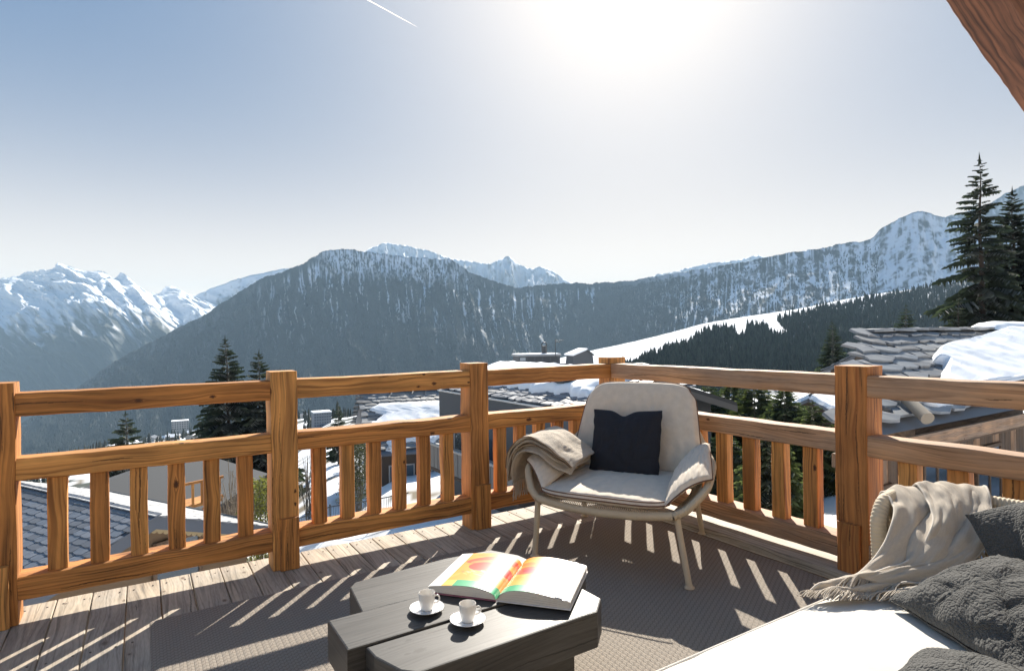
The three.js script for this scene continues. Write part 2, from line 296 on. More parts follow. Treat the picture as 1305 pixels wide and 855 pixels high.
const LARCH = [0, 1, 2, 3].map((k) => woodMaterial({ seed: 40 + k * 7, early: [[0.66, 0.305, 0.082], [0.56, 0.235, 0.058], [0.68, 0.330, 0.096], [0.61, 0.265, 0.070]][k], late: [[0.20, 0.062, 0.013], [0.15, 0.046, 0.010], [0.22, 0.072, 0.016], [0.17, 0.054, 0.012]][k], knots: 6 + k, rings: 24 + 5 * k, greyAmount: 0.08, grey: [0.24, 0.15, 0.08], cracks: 18, bump: 0.0018 }));
const LARCH_GREY = [0, 1].map((k) => woodMaterial({ seed: 90 + k * 5, early: [0.56, 0.32, 0.17], late: [0.26, 0.125, 0.055], knots: 3, rings: 30, greyAmount: 0.6, grey: [0.36, 0.26, 0.19], bump: 0.0016 }));
const LARCH_SHADED = woodMaterial({ seed: 63, early: [0.50, 0.205, 0.055], late: [0.22, 0.066, 0.016], knots: 4, rings: 30, bump: 0.0014 });  // larch darkened: the shade on the side post is put into its colour
const DECKWOOD = [0, 1, 2].map((k) => woodMaterial({ seed: 140 + k * 9, W: 1024, H: 128, metres: [3, 0.3], early: [[0.49, 0.42, 0.325], [0.45, 0.39, 0.31], [0.48, 0.40, 0.30]][k], late: [0.30, 0.255, 0.20], knot: [0.15, 0.11, 0.08], grey: [0.44, 0.40, 0.34], greyAmount: 0.45, knots: 4, cracks: 5, rings: 46, bump: 0.0010, roughness: 0.75 }));
const OLDWOOD = woodMaterial({ seed: 301, early: [0.20, 0.115, 0.06], late: [0.085, 0.042, 0.02], knots: 6, rings: 30, greyAmount: 0.3, grey: [0.2, 0.17, 0.14], bump: 0.0016 });
const BEAMWOOD = woodMaterial({ seed: 77, early: [0.20, 0.085, 0.045], late: [0.045, 0.018, 0.011], knots: 3, cracks: 4, rings: 22, bump: 0.004 });

// a sawn and hand-dressed timber along +x, centred; edges eased and a little uneven
function timber(L, h, w, seed, o = {}) {
  const { bev = 0.008, wob = 0.0025, seg = Math.max(2, Math.round(L / 0.06)), metres = [2, 0.5], nick = 1 } = o, R = rng(seed * 7919 + 3), o1 = R() * 9, ou = R() * 4, ov = R() * 2;
  const hy = h / 2, hz = w / 2, ring = [], per = [];
  const corners = [[hy, -hz, 0, 1, -1, 0], [hy, hz, 1, 0, 0, 1], [-hy, hz, 0, -1, 1, 0], [-hy, -hz, -1, 0, 0, -1]];
  // go round: top face (y=+hy) z -hz..hz, outer face, underside, inner face
  const side = (a, b, n) => { for (let i = 0; i <= n; i++) ring.push([lerp(a[0], b[0], i / n), lerp(a[1], b[1], i / n)]); };
  side([hy, -hz + bev], [hy, hz - bev], 2); side([hy - bev, hz], [-hy + bev, hz], 2); side([-hy, hz - bev], [-hy, -hz + bev], 2); side([-hy + bev, -hz], [hy - bev, -hz], 2); ring.push(ring[0].slice());
  let s = 0; for (let i = 0; i < ring.length; i++) { if (i) s += Math.hypot(ring[i][0] - ring[i - 1][0], ring[i][1] - ring[i - 1][1]); per.push(s); }
  const n = ring.length - 1;
  const g = sheet(n, seg, (u, v) => {
    const [y, z] = ring[Math.round(u * n)], x = (v - 0.5) * L, isEdge = 1 + 0.6 * nick * smooth(0.35, 0.8, n2(x * 5 + seed, y * 40 + z * 30));
    const dy = wob * (n2(x * 2.3 + o1, Math.sign(y) * 3 + seed) + 0.5 * n2(x * 9, y * 20 + seed)), dz = wob * (n2(x * 2.1 - o1, Math.sign(z) * 5 + seed) + 0.5 * n2(x * 8, z * 20 - seed));
    return V(x, y / (1 + 0.012 * (isEdge - 1) / h * 0.3) + dy, z + dz);
  }, (u, v) => [(v * L) / metres[0] + ou, per[Math.round(u * n)] / metres[1] + ov]);
  const caps = [-1, 1].map((e) => {
    const P = [0], pos = [], uv = [], idx = [], row = e < 0 ? 0 : seg, src = g.attributes.position, base = row * (n + 1);
    pos.push(e * L / 2, 0, 0); uv.push(ou, ov);
    for (let i = 0; i <= n; i++) { pos.push(src.getX(base + i) + e * 0.0005, src.getY(base + i), src.getZ(base + i)); uv.push(ou + src.getY(base + i) / metres[1] * 0.5, ov + src.getZ(base + i) / metres[1]); }
    for (let i = 1; i <= n; i++) e < 0 ? idx.push(0, i, i + 1) : idx.push(0, i + 1, i);
    const c = new THREE.BufferGeometry(); c.setAttribute('position', new THREE.Float32BufferAttribute(pos, 3)); c.setAttribute('uv', new THREE.Float32BufferAttribute(uv, 2)); c.setIndex(idx); c.computeVertexNormals(); return c;
  });
  return mergeGeometries([g, ...caps]);
}
const AX = { x: [0, 0, 0], z: [0, -Math.PI / 2, 0], y: [0, 0, Math.PI / 2] };
// placed so that it runs along the given axis between a and b (coordinates on that axis), centred on (c1, c2): x -> (y, z), z -> (x, y), y -> (x, z)
function timberAt(axis, a, b, p, q, c1, c2, seed, o) { // p: size in the first cross direction, q: in the second
  const L = b - a, m = (a + b) / 2;
  if (axis === 'x') return xf(timber(L, p, q, seed, o), { t: [m, c1, c2] });
  if (axis === 'z') return xf(timber(L, q, p, seed, o), { r: [0, -Math.PI / 2, 0], t: [c1, c2, m] });
  return xf(timber(L, p, q, seed, o), { r: [0, 0, Math.PI / 2], t: [c1, m, c2] });
}

// ------------------------------------------------------------------ terrace: deck, railing, rug, house behind and roof timber
const SCREW = std(0.10, 0.085, 0.07, 0.5, { metalness: 0.5 });
const AZ = -3.491, BX = 3.061; // inner faces of the two runs of railing
{
  const deck = structure('deck');
  let k = 0;
  for (let x = -2.12 - 0.146 * 6; x < 3.0; x += 0.146, k++) { // boards run out towards the valley, seams 5 mm
    const x0 = x + 0.0025, x1 = Math.min(x + 0.1435, 2.998), R = rng(k + 5);
    if (x1 - x0 < 0.03) continue;
    part('board', timberAt('z', -3.73 + 0.006 * (R() - 0.5), 1.9, x1 - x0, 0.032, (x0 + x1) / 2, -0.016 - 0.0015 * R(), 500 + k, { bev: 0.003, wob: 0.0006, seg: 6, metres: [3, 0.3] }), DECKWOOD[k % 3], deck);
    const sc = []; for (const z of [-3.655, -3.02, -2.38]) for (const q of [0.028, 0.113]) sc.push(new THREE.CylinderGeometry(0.0045, 0.0045, 0.002, 8).translate(x0 + q + 0.004 * (R() - 0.5), 0.0005, z + 0.012 * (R() - 0.5)));
    if (x1 - x0 > 0.13) part('screw', mergeGeometries(sc), SCREW, deck);
  }
  // kerb of two boards along the side run
  part('kerb_board', timberAt('z', -3.73, 1.9, 0.245, 0.05, 3.1235, 0.026, 601, { bev: 0.004, wob: 0.001, metres: [3, 0.3] }), DECKWOOD[0], deck);
  for (const [i, x] of [-2.6, -1.3, 0, 1.3, 2.6].entries()) part('joist', timberAt('z', -3.62, 1.9, 0.1, 0.18, x, -0.125, 620 + i), OLDWOOD, deck);
  part('edge_beam', timberAt('x', -3.0, 3.2, 0.2, 0.12, -0.135, -3.60, 630), OLDWOOD, deck);
  part('edge_beam', timberAt('z', -3.5, 1.9, 0.12, 0.2, 3.12, -0.135, 631), OLDWOOD, deck);
  for (const [x, z] of [[-2.4, -3.55], [0.3, -3.55], [3.1, -3.5], [3.1, 0.4]]) part('support_post', timberAt('y', -6.6, -0.24, 0.2, 0.2, x, z, 640 + x), OLDWOOD, deck);
}
{
  const rail = thing('wooden_railing', 'orange brown larch post and rail railing with balusters round the deck', 'railing');
  let seed = 1;
  const larch = (grey) => (grey ? LARCH_GREY[seed % 2] : LARCH[seed % 4]);
  const post = (x0, x1, z0, z1, block, wood) => {
    const p = part('post', timberAt('y', 0.002, 1.098, x1 - x0, z1 - z0, (x0 + x1) / 2, (z0 + z1) / 2, seed, { bev: 0.006, wob: 0.003 }), wood ?? larch(), rail); seed++;
    if (block) { const [a, b, c, d, h] = block; part('base_block', timberAt('y', 0.002, h, b - a, d - c, (a + b) / 2, (c + d) / 2, seed + 50, { bev: 0.007, wob: 0.0015 }), wood ?? larch(), p); }
  };
  post(-0.632, -0.488, AZ - 0.15, AZ, [-0.63, -0.515, AZ - 0.004, AZ + 0.028, 0.28]);
  post(0.604, 0.745, AZ - 0.15, AZ, [0.638, 0.741, AZ - 0.004, AZ + 0.026, 0.285]);
  post(1.842, 1.982, AZ - 0.15, AZ, [1.866, 1.978, AZ - 0.004, AZ + 0.024, 0.29]);
  post(3.07, 3.222, AZ - 0.16, AZ - 0.009, null);
  post(BX, BX + 0.155, -1.755, -1.59, [BX - 0.026, BX + 0.004, -1.738, -1.625, 0.30], LARCH_SHADED);
  post(-1.87, -1.73, AZ - 0.15, AZ, null);
  post(BX, BX + 0.155, 0.12, 0.28, null);
  const rowA = (x0, x1, bal) => {
    for (const [y0, y1, d] of [[0.942, 1.051, 0.112], [0.649, 0.753, 0.112], [0.106, 0.212, 0.125]]) { part('rail', timberAt('x', x0, x1, y1 - y0, d, (y0 + y1) / 2, AZ - 0.008 - d / 2, seed, { bev: 0.007, wob: 0.0026 }), larch(), rail); seed++; }
    for (const c of bal) { part('baluster', timberAt('y', 0.205, 0.660, 0.076, 0.062, c, AZ - 0.066, seed, { bev: 0.004, wob: 0.0022 }), larch(), rail); seed++; }
  };
  const every = (a, n, d) => Array.from({ length: n }, (_, i) => a + i * d);
  rowA(-1.74, -0.62, every(-1.56, 6, 0.1635));
  rowA(-0.50, 0.612, every(-0.343, 6, 0.1635));
  rowA(0.738, 1.85, every(0.872, 6, 0.1645));
  rowA(1.975, 3.074, every(2.10, 6, 0.1640));
  const rowB = (z0, z1, bal) => {
    for (const [y0, y1, d] of [[0.942, 1.051, 0.112], [0.649, 0.753, 0.112], [0.106, 0.212, 0.125]]) { part('rail', timberAt('z', z0, z1, d, y1 - y0, BX + 0.006 + d / 2, (y0 + y1) / 2, seed, { bev: 0.007, wob: 0.0026 }), larch(y0 > 0.5 || true), rail); seed++; }
    for (const c of bal) { part('baluster', timberAt('y', 0.205, 0.660, 0.062, 0.084, BX + 0.066, c, seed, { bev: 0.004, wob: 0.0022 }), larch(), rail); seed++; }
  };
  rowB(AZ - 0.004, -1.75, every(-1.915, 8, -0.195));
  rowB(-1.598, 0.13, every(-1.425, 8, 0.205));
}
{ // flat-woven rug: paired slanting ribs, brown grey
  const W = 256, H = 256, hm = new Float32Array(W * H);
  const col = dataTex(W, H, (i, j) => {
    const colw = 32, c = Math.floor(i / colw), dir = c % 2 ? 1 : -1, ph = (j + dir * (i % colw) * 0.75 + (c % 2 ? 7 : 0)) / 16, fr = ph - Math.floor(ph), rib = Math.sin(Math.PI * fr), edge = Math.min(i % colw, colw - (i % colw)) / 16;
    const n = 0.5 + 0.5 * n2(i * 0.35, j * 0.35), y = rib * Math.min(1, edge * 3 + 0.3); hm[j * W + i] = y;
    const tone = ((Math.floor(ph) + c * 3) % 4 === 0 ? 0.72 : 1) * (0.55 + 0.5 * y) * (0.8 + 0.35 * n);
    return [toS(0.42 * tone), toS(0.365 * tone), toS(0.305 * tone)];
  }, true);
  col.wrapS = col.wrapT = THREE.RepeatWrapping;
  const bm = dataTex(W, H, (i, j) => { const h = hm[j * W + i]; return [h, h, h]; }); bm.wrapS = bm.wrapT = THREE.RepeatWrapping;
  const m = new THREE.MeshStandardMaterial({ map: col, bumpMap: bm, bumpScale: 0.003, roughness: 0.95 });
  const x0 = 0.02, x1 = 2.992, z0 = -3.195, z1 = 0.6, T = 0.009;
  const top = sheet(120, 140, (u, v) => { const x = lerp(x0, x1, u), z = lerp(z1, z0, v), e = Math.min(u, 1 - u) * (x1 - x0), f = Math.min(v, 1 - v) * (z1 - z0), r = Math.min(e, f); return V(x + (u === 0 || u === 1 ? 0.003 * n2(z * 3, 1) : 0), 0.002 + T * Math.sqrt(Math.min(1, r / 0.02)) + 0.0012 * n2(x * 2, z * 2), z + (v === 0 || v === 1 ? 0.004 * n2(x * 2, 5) : 0)); }, (u, v, p) => [p.x / 0.10, p.z / 0.10]);
  solo('rug', top, m, 'brown grey flat-woven rug with slanting ribs lying on the deck', 'rug');
}
{ // the house the terrace belongs to: board wall behind, its verge timber, and a narrow unseen strip of added roof boarding
  const house = thing('chalet', 'timber chalet behind the terrace with a dark roof timber overhead', 'house');
  part('wall', xf(new RoundedBoxGeometry(9, 6.2, 0.25, 2, 0.01), { t: [-0.3, 0.0, 2.05] }), std(0.55, 0.44, 0.31, 0.85), house);
  const slope = -Math.tan(THREE.MathUtils.degToRad(20.8)), cx = 3.95, cy = 2.74 + 0.15, L = 9;
  const verge = timber(L, 0.30, 0.22, 881, { bev: 0.012, wob: 0.004, metres: [2, 0.5] });
  xf(verge, { r: [0, 0, Math.atan(slope)], t: [cx - 2.2, cy - slope * 2.2 + 0.01, -1.39 + 0.11] });
  part('verge_timber', verge, BEAMWOOD, house);
  part('added_roof_boarding', xf(new THREE.BoxGeometry(L, 0.05, 0.9), { r: [0, 0, Math.atan(slope)], t: [cx - 2.2 + 0.06, cy - slope * 2.2 + 0.20, -1.05] }), OLDWOOD, house);  // unseen boarding, added and kept narrow so sun reaches the wall
  for (const x of [-1.6, 1.4, 4.6]) part('purlin', timberAt('z', -1.2, 2.0, 0.2, 0.22, x, 2.74 + (x - 3.95) * slope + 0.16, 890 + x), BEAMWOOD, house);
}

// ------------------------------------------------------------------ furniture
// a padded form round the mid-surface f(u, v): thickness th above, th * under below, closed along its rim
function puff(f, th, nu, nv, o = {}) {
  const { under = 1, a = 0.4, wrinkle = 0, freq = 9, seed = 0, rough = null, uvs = 1 } = o, e = 1e-3;
  const nrm = (u, v) => { const a0 = f(clamp(u - e), v), a1 = f(clamp(u + e), v), b0 = f(u, clamp(v - e)), b1 = f(u, clamp(v + e)); return a1.sub(a0).cross(b1.sub(b0)).normalize(); };
  const one = (s) => sheet(nu, nv, (u0, v0) => {
    const u = s > 0 ? u0 : 1 - u0, v = v0, uu = clamp(u, 0.02, 0.98), vv = clamp(v, 0.02, 0.98);
    const pr = Math.pow(4 * u * (1 - u), a) * Math.pow(4 * v * (1 - v), a), p = f(u, v), n = nrm(uu, vv);
    let h = s * th * (s > 0 ? 1 : under) * pr;
    if (wrinkle) h += s * wrinkle * pr * (fbm(u * freq + seed, v * freq * 0.6, 3) + 0.6 * n2(u * freq * 2.7, v * 3 + seed));
    if (rough) h += s * rough(p, u, v);
    return p.addScaledVector(n, h);
  }, (u, v) => [u * uvs, v * uvs]);
  return mergeGeometries([one(1), one(-1)]);
}
function rim(f, n = 20) { const P = []; for (let i = 0; i < n; i++) P.push(f(i / n, 0)); for (let i = 0; i < n; i++) P.push(f(1, i / n)); for (let i = 0; i < n; i++) P.push(f(1 - i / n, 1)); for (let i = 0; i < n; i++) P.push(f(0, 1 - i / n)); return P; }
const bil = (a, b, c, d, u, v) => V(...a).lerp(V(...b), u).lerp(V(...d).lerp(V(...c), u), v); // a b along u at v=0; d c at v=1
// cord wound round a rod
function ropeTube(pts, r, pitch = 0.009, rad = 9, closed = false) {
  const c = new THREE.CatmullRomCurve3(pts.map((p) => V(...p)), closed, 'catmullrom', 0.35), L = c.getLength(), seg = Math.max(12, Math.round(L / pitch * 4)), g = new THREE.TubeGeometry(c, seg, r, rad, closed), P = g.attributes.position, q = V(0, 0, 0);
  for (let i = 0; i <= seg; i++) { c.getPointAt(i / seg, q); const k = 1 + 0.10 * Math.abs(Math.sin(Math.PI * (i / 4))) - 0.05; for (let j = 0; j <= rad; j++) { const n = i * (rad + 1) + j; P.setXYZ(n, q.x + (P.getX(n) - q.x) * k, q.y + (P.getY(n) - q.y) * k, q.z + (P.getZ(n) - q.z) * k); } }
  g.computeVertexNormals(); return g;
}
function clothTex(seed, rgb, vary, scale) {
  const W = 256, h = new Float32Array(W * W);
  const map = dataTex(W, W, (i, j) => { const warp = Math.sin(i * Math.PI / 2) * 0.5 + 0.5, weft = Math.sin(j * Math.PI / 2) * 0.5 + 0.5, s = 0.5 * n2(i * 0.5 + seed, j * 0.06) + 0.5 * n2(i * 0.06, j * 0.5 + seed), k = 1 + vary * (s + 0.5 * (warp * weft - 0.3)) + vary * 0.7 * fbm(i * 0.012 + seed, j * 0.012, 3); h[j * W + i] = 0.5 + 0.25 * s + 0.25 * (((i >> 1) + (j >> 1)) % 2); return rgb.map((q) => toS(clamp(q * k))); }, true);
  map.wrapS = map.wrapT = THREE.MirroredRepeatWrapping; map.repeat.set(scale, scale);
  const b = dataTex(W, W, (i, j) => { const q = h[j * W + i]; return [q, q, q]; }); b.repeat.set(scale, scale);
  return { map, bumpMap: b };
}
const linen = new THREE.MeshStandardMaterial({ ...clothTex(3, [0.70, 0.61, 0.50], 0.10, 3), bumpScale: 0.0006, roughness: 0.92 });
const white = new THREE.MeshStandardMaterial({ ...clothTex(8, [0.59, 0.565, 0.52], 0.05, 4), bumpScale: 0.0006, roughness: 0.9 });
const wool = new THREE.MeshPhysicalMaterial({ ...clothTex(5, [0.50, 0.435, 0.355], 0.12, 3), bumpScale: 0.0012, roughness: 0.95, sheen: 0.4, sheenRoughness: 0.6, sheenColor: new THREE.Color(0.6, 0.55, 0.5), side: THREE.DoubleSide });
const navy = new THREE.MeshStandardMaterial({ ...clothTex(9, [0.012, 0.014, 0.022], 0.2, 3), bumpScale: 0.0004, roughness: 0.85 });
const cord = std(0.56, 0.46, 0.325, 0.75), cordDark = std(0.48, 0.39, 0.28, 0.8), piping = std(0.16, 0.085, 0.05, 0.8);

{ // lounge chair
  const t = thing('lounge_chair', 'beige woven lounge chair with padded cushion standing on the rug by the corner post', 'chair', null, [2.461, 0.011, -2.697], -Math.PI / 3);
  // tubular frame wound with cord: seat ring, arm and back hoop
  const hoop = [[-0.385, 0.335, 0.405], [-0.44, 0.38, 0.375], [-0.515, 0.47, 0.25], [-0.50, 0.52, 0.0], [-0.43, 0.56, -0.24], [-0.33, 0.70, -0.37], [-0.25, 0.83, -0.45], [0, 0.86, -0.475], [0.25, 0.83, -0.45], [0.33, 0.70, -0.37], [0.43, 0.56, -0.24], [0.51, 0.52, 0.0], [0.525, 0.455, 0.26], [0.45, 0.37, 0.385], [0.385, 0.335, 0.415]];
  const fr = part('frame', ropeTube(hoop, 0.021, 0.01), cord, t);
  part('seat_rail', ropeTube([[-0.385, 0.335, 0.405], [-0.2, 0.318, 0.43], [0, 0.312, 0.437], [0.2, 0.318, 0.435], [0.385, 0.335, 0.415]], 0.022, 0.01), cord, t);
  part('seat_rail', ropeTube([[-0.37, 0.36, -0.30], [-0.395, 0.335, 0.0], [-0.385, 0.335, 0.405]], 0.018, 0.01), cord, t);
  part('seat_rail', ropeTube([[0.37, 0.36, -0.30], [0.395, 0.335, 0.0], [0.385, 0.335, 0.415]], 0.018, 0.01), cord, t);
  part('seat_rail', ropeTube([[-0.37, 0.36, -0.30], [0, 0.35, -0.33], [0.37, 0.36, -0.30]], 0.018, 0.01), cord, t);
  // cords stretched between rail and hoop, and across the front
  const cords = [];
  for (let i = 0; i <= 70; i++) { const x = lerp(-0.375, 0.375, i / 70), z = 0.43 - 0.02 * (x / 0.38) ** 2; cords.push(tube([V(x, 0.315 + 0.02 * (x / 0.385) ** 2, z + 0.01), V(x, 0.345, z + 0.012), V(x, 0.352, z - 0.03)], 0.0036, 3, 5)); }
  for (const s of [-1, 1]) for (let i = 0; i <= 44; i++) { const k = i / 44, a = V(s * (0.395 - 0.02 * Math.abs(k - 0.5)), 0.338 + 0.02 * k * k, lerp(0.38, -0.29, k)), b = V(s * lerp(0.50, 0.445, k), lerp(0.445, 0.57, k), lerp(0.29, -0.21, k)); cords.push(tube([a, a.clone().lerp(b, 0.5).add(V(s * 0.012, -0.01, 0)), b], 0.0042, 4, 5)); }
  for (let i = 0; i <= 46; i++) { const x = lerp(-0.36, 0.36, i / 46), k = Math.abs(x) / 0.36; cords.push(tube([V(x, 0.36, -0.31), V(x * 0.95, 0.62, -0.39 + 0.03 * k), V(x * 0.7, 0.845 - 0.02 * k, -0.465 + 0.02 * k)], 0.0042, 5, 5)); }
  const w = part('woven_cords', mergeGeometries(cords), cordDark, t); w.userData.kind = 'stuff';
  for (const [x, z, fx, fz] of [[0.395, 0.39, 0.468, 0.452], [-0.395, 0.38, -0.412, 0.40], [0.36, -0.27, 0.372, -0.405], [-0.36, -0.27, -0.43, -0.43]]) {
    const lg = part('leg', mergeGeometries([tube([V(x, 0.345, z), V(lerp(x, fx, 0.25), 0.25, lerp(z, fz, 0.2)), V(fx, 0.006, fz)], 0.0165, 20, 12)]), cord, t);
    part('foot', xf(new THREE.LatheGeometry([[0, 0], [0.026, 0], [0.027, 0.004], [0.019, 0.010], [0.017, 0.02]].map((q) => new THREE.Vector2(...q)), 20), { t: [fx, 0, fz] }), cord, lg);
  }
  // cushions
  const seatF = (u, v) => { const x = (u - 0.5) * 0.72 * (1 - 0.05 * v), z = lerp(0.445, -0.29, v), c = Math.pow(Math.abs(2 * u - 1), 6); return V(x, 0.375 + 0.012 * v + 0.012 * c, z - 0.035 * c * (1 - v)); };
  const sc = part('seat_cushion', puff(seatF, 0.046, 60, 60, { under: 0.7, a: 0.22, wrinkle: 0.004, freq: 6, seed: 2 }), linen, t);
  part('piping', tube(rim(seatF), 0.0042, 200, 6, true), piping, sc);
  const seat2 = (u, v) => seatF(u, v).add(V(0, 0.024, v < 0.02 ? 0.012 : 0.004));
  part('piping', tube(Array.from({ length: 30 }, (_, i) => seat2(0.02 + 0.96 * i / 29, 0.0)), 0.0038, 80, 6), piping, sc);
  const backF = (u, v) => {
    const k = smooth(0.80, 1.0, v), w = lerp(0.425, 0.345, Math.pow(v, 1.1)) - 0.035 * k * k, s = 2 * u - 1, x = s * w;
    const drop = 0.035 * Math.pow(Math.abs(s), 7) * smooth(0.6, 1, v);
    return V(x, 0.40 + 0.545 * v - drop, -0.225 - 0.185 * v + 0.055 * s * s * (1 - 0.3 * v) - 0.01);
  };
  const bc = part('back_cushion', puff(backF, 0.056, 60, 60, { under: 0.5, a: 0.25, wrinkle: 0.006, freq: 5, seed: 7 }), linen, t);
  part('piping', tube(rim(backF), 0.0042, 220, 6, true), piping, bc);
  for (const s of [-1, 1]) {
    const armF = (u, v) => { const p = s > 0 ? bil([0.35, 0.385, 0.43], [0.55, 0.50, 0.235], [0.455, 0.60, -0.235], [0.33, 0.46, -0.24], u, v) : bil([-0.545, 0.505, 0.225], [-0.35, 0.385, 0.42], [-0.33, 0.46, -0.24], [-0.455, 0.60, -0.235], u, v); const q = s > 0 ? u : 1 - u; p.y += 0.030 * Math.sin(Math.PI * q) ** 1 + 0.02 * Math.sin(Math.PI * v) * (1 - q); p.x -= s * 0.02 * Math.sin(Math.PI * v) * (1 - q); return p; };
    const ac = part('arm_cushion', puff(armF, 0.044, 44, 44, { under: 0.6, a: 0.3, wrinkle: 0.006, freq: 5, seed: 11 + s }), linen, t);
    part('piping', tube(rim(armF), 0.0042, 180, 6, true), piping, ac);
  }
}
function place(o, pos, basis) { o.position.copy(pos); o.quaternion.setFromRotationMatrix(basis); return o; }
// a scatter cushion: w x h, plump, corners drawn out; local x across, y up, z out of its face
function cushionGeo(w, h, plump, o = {}) {
  const { n = 70, pinch = 0.05, notch = 0, rough = null, a = 0.55, seed = 1, slump = 0 } = o;
  const f = (u, v) => {
    const s = 2 * u - 1, q = 2 * v - 1;
    const x = s * w / 2 * (1 - pinch * (1 - q * q)), y = q * h / 2 * (1 - pinch * (1 - s * s)) - (q > 0 ? notch * Math.exp(-(((s + 0.08) / 0.24) ** 2)) * smooth(0.2, 1, q) : 0);
    return V(x + 0.004 * n2(v * 4 + seed, 1), y + slump * Math.abs(s) ** 1.5 * smooth(-0.2, 1, q), 0.006 * n2(u * 3 + seed, v * 3));
  };
  return puff(f, plump, n, n, { a, wrinkle: 0.008, freq: 3.4, seed, rough, uvs: 2 });
}
{
  const c = V(2.461, 0, -2.697), f = V(-0.866, 0, 0.5), r = V(0.5, 0, 0.866), up = V(0, 0.92, 0).addScaledVector(f, -0.38).normalize();
  const rr = r.clone().addScaledVector(up, 0.05).normalize(), nn = rr.clone().cross(up).normalize();
  const p = solo('scatter_cushion', cushionGeo(0.445, 0.415, 0.062, { notch: 0.035, pinch: 0.035, seed: 4 }), navy, 'dark navy square scatter cushion leaning on the lounge chair back', 'cushion');
  place(p, c.clone().addScaledVector(r, -0.03).addScaledVector(f, -0.125).add(V(0, 0.605, 0)), new THREE.Matrix4().makeBasis(rr, up, nn));
}
{ // coffee table of three heavy blackened timbers on two blocks
  const char = woodMaterial({ seed: 515, W: 1024, H: 512, metres: [1.2, 0.6], early: [0.054, 0.051, 0.048], late: [0.024, 0.023, 0.022], knot: [0.02, 0.018, 0.016], grey: [0.078, 0.076, 0.072], greyAmount: 0.5, knots: 6, cracks: 14, rings: 62, bump: 0.0006, roughness: 0.48 });
  const t = thing('coffee_table', 'low coffee table of heavy blackened timbers on the rug', 'table');
  const slab = (poly, y0, y1, seed) => {
    const sh = new THREE.Shape(poly.map(([x, z]) => new THREE.Vector2(x, -z)));
    const g = new THREE.ExtrudeGeometry(sh, { depth: y1 - y0 - 0.012, bevelEnabled: true, bevelSize: 0.006, bevelThickness: 0.006, bevelSegments: 2, bevelOffset: -0.006 }); xf(g, { r: [-Math.PI / 2, 0, 0], t: [0, y0 + 0.006, 0] });
    const P = g.attributes.position, N = g.attributes.normal, uv = g.attributes.uv; for (let i = 0; i < P.count; i++) { const x = P.getX(i), y = P.getY(i), z = P.getZ(i); Math.abs(N.getY(i)) > 0.5 ? uv.setXY(i, x / 1.2 + seed, z / 0.6 + seed * 0.37) : uv.setXY(i, (x + z * 0.4) / 1.2, y / 0.6 + seed); }
    return g;
  };
  part('timber', slab([[0.668, -2.278], [0.70, -2.318], [1.10, -2.345], [1.318, -2.322], [1.385, -2.20], [1.40, -2.055], [0.642, -2.050]], 0.20, 0.325, 0.13), char, t);
  part('timber', slab([[0.522, -2.040], [1.30, -2.044], [1.408, -2.06], [1.482, -2.085], [1.486, -1.862], [1.44, -1.828], [0.522, -1.815]], 0.195, 0.332, 0.61), char, t);
  part('timber', slab([[0.578, -1.810], [1.40, -1.822], [1.403, -1.670], [1.325, -1.598], [0.66, -1.59], [0.620, -1.63], [0.582, -1.742]], 0.20, 0.326, 1.27), char, t);
  for (const [a, b] of [[0.74, 0.92], [1.12, 1.30]]) part('foot_block', slab([[a, -2.22], [b, -2.22], [b, -1.70], [a, -1.70]], 0.011, 0.205, a), char, t);
}
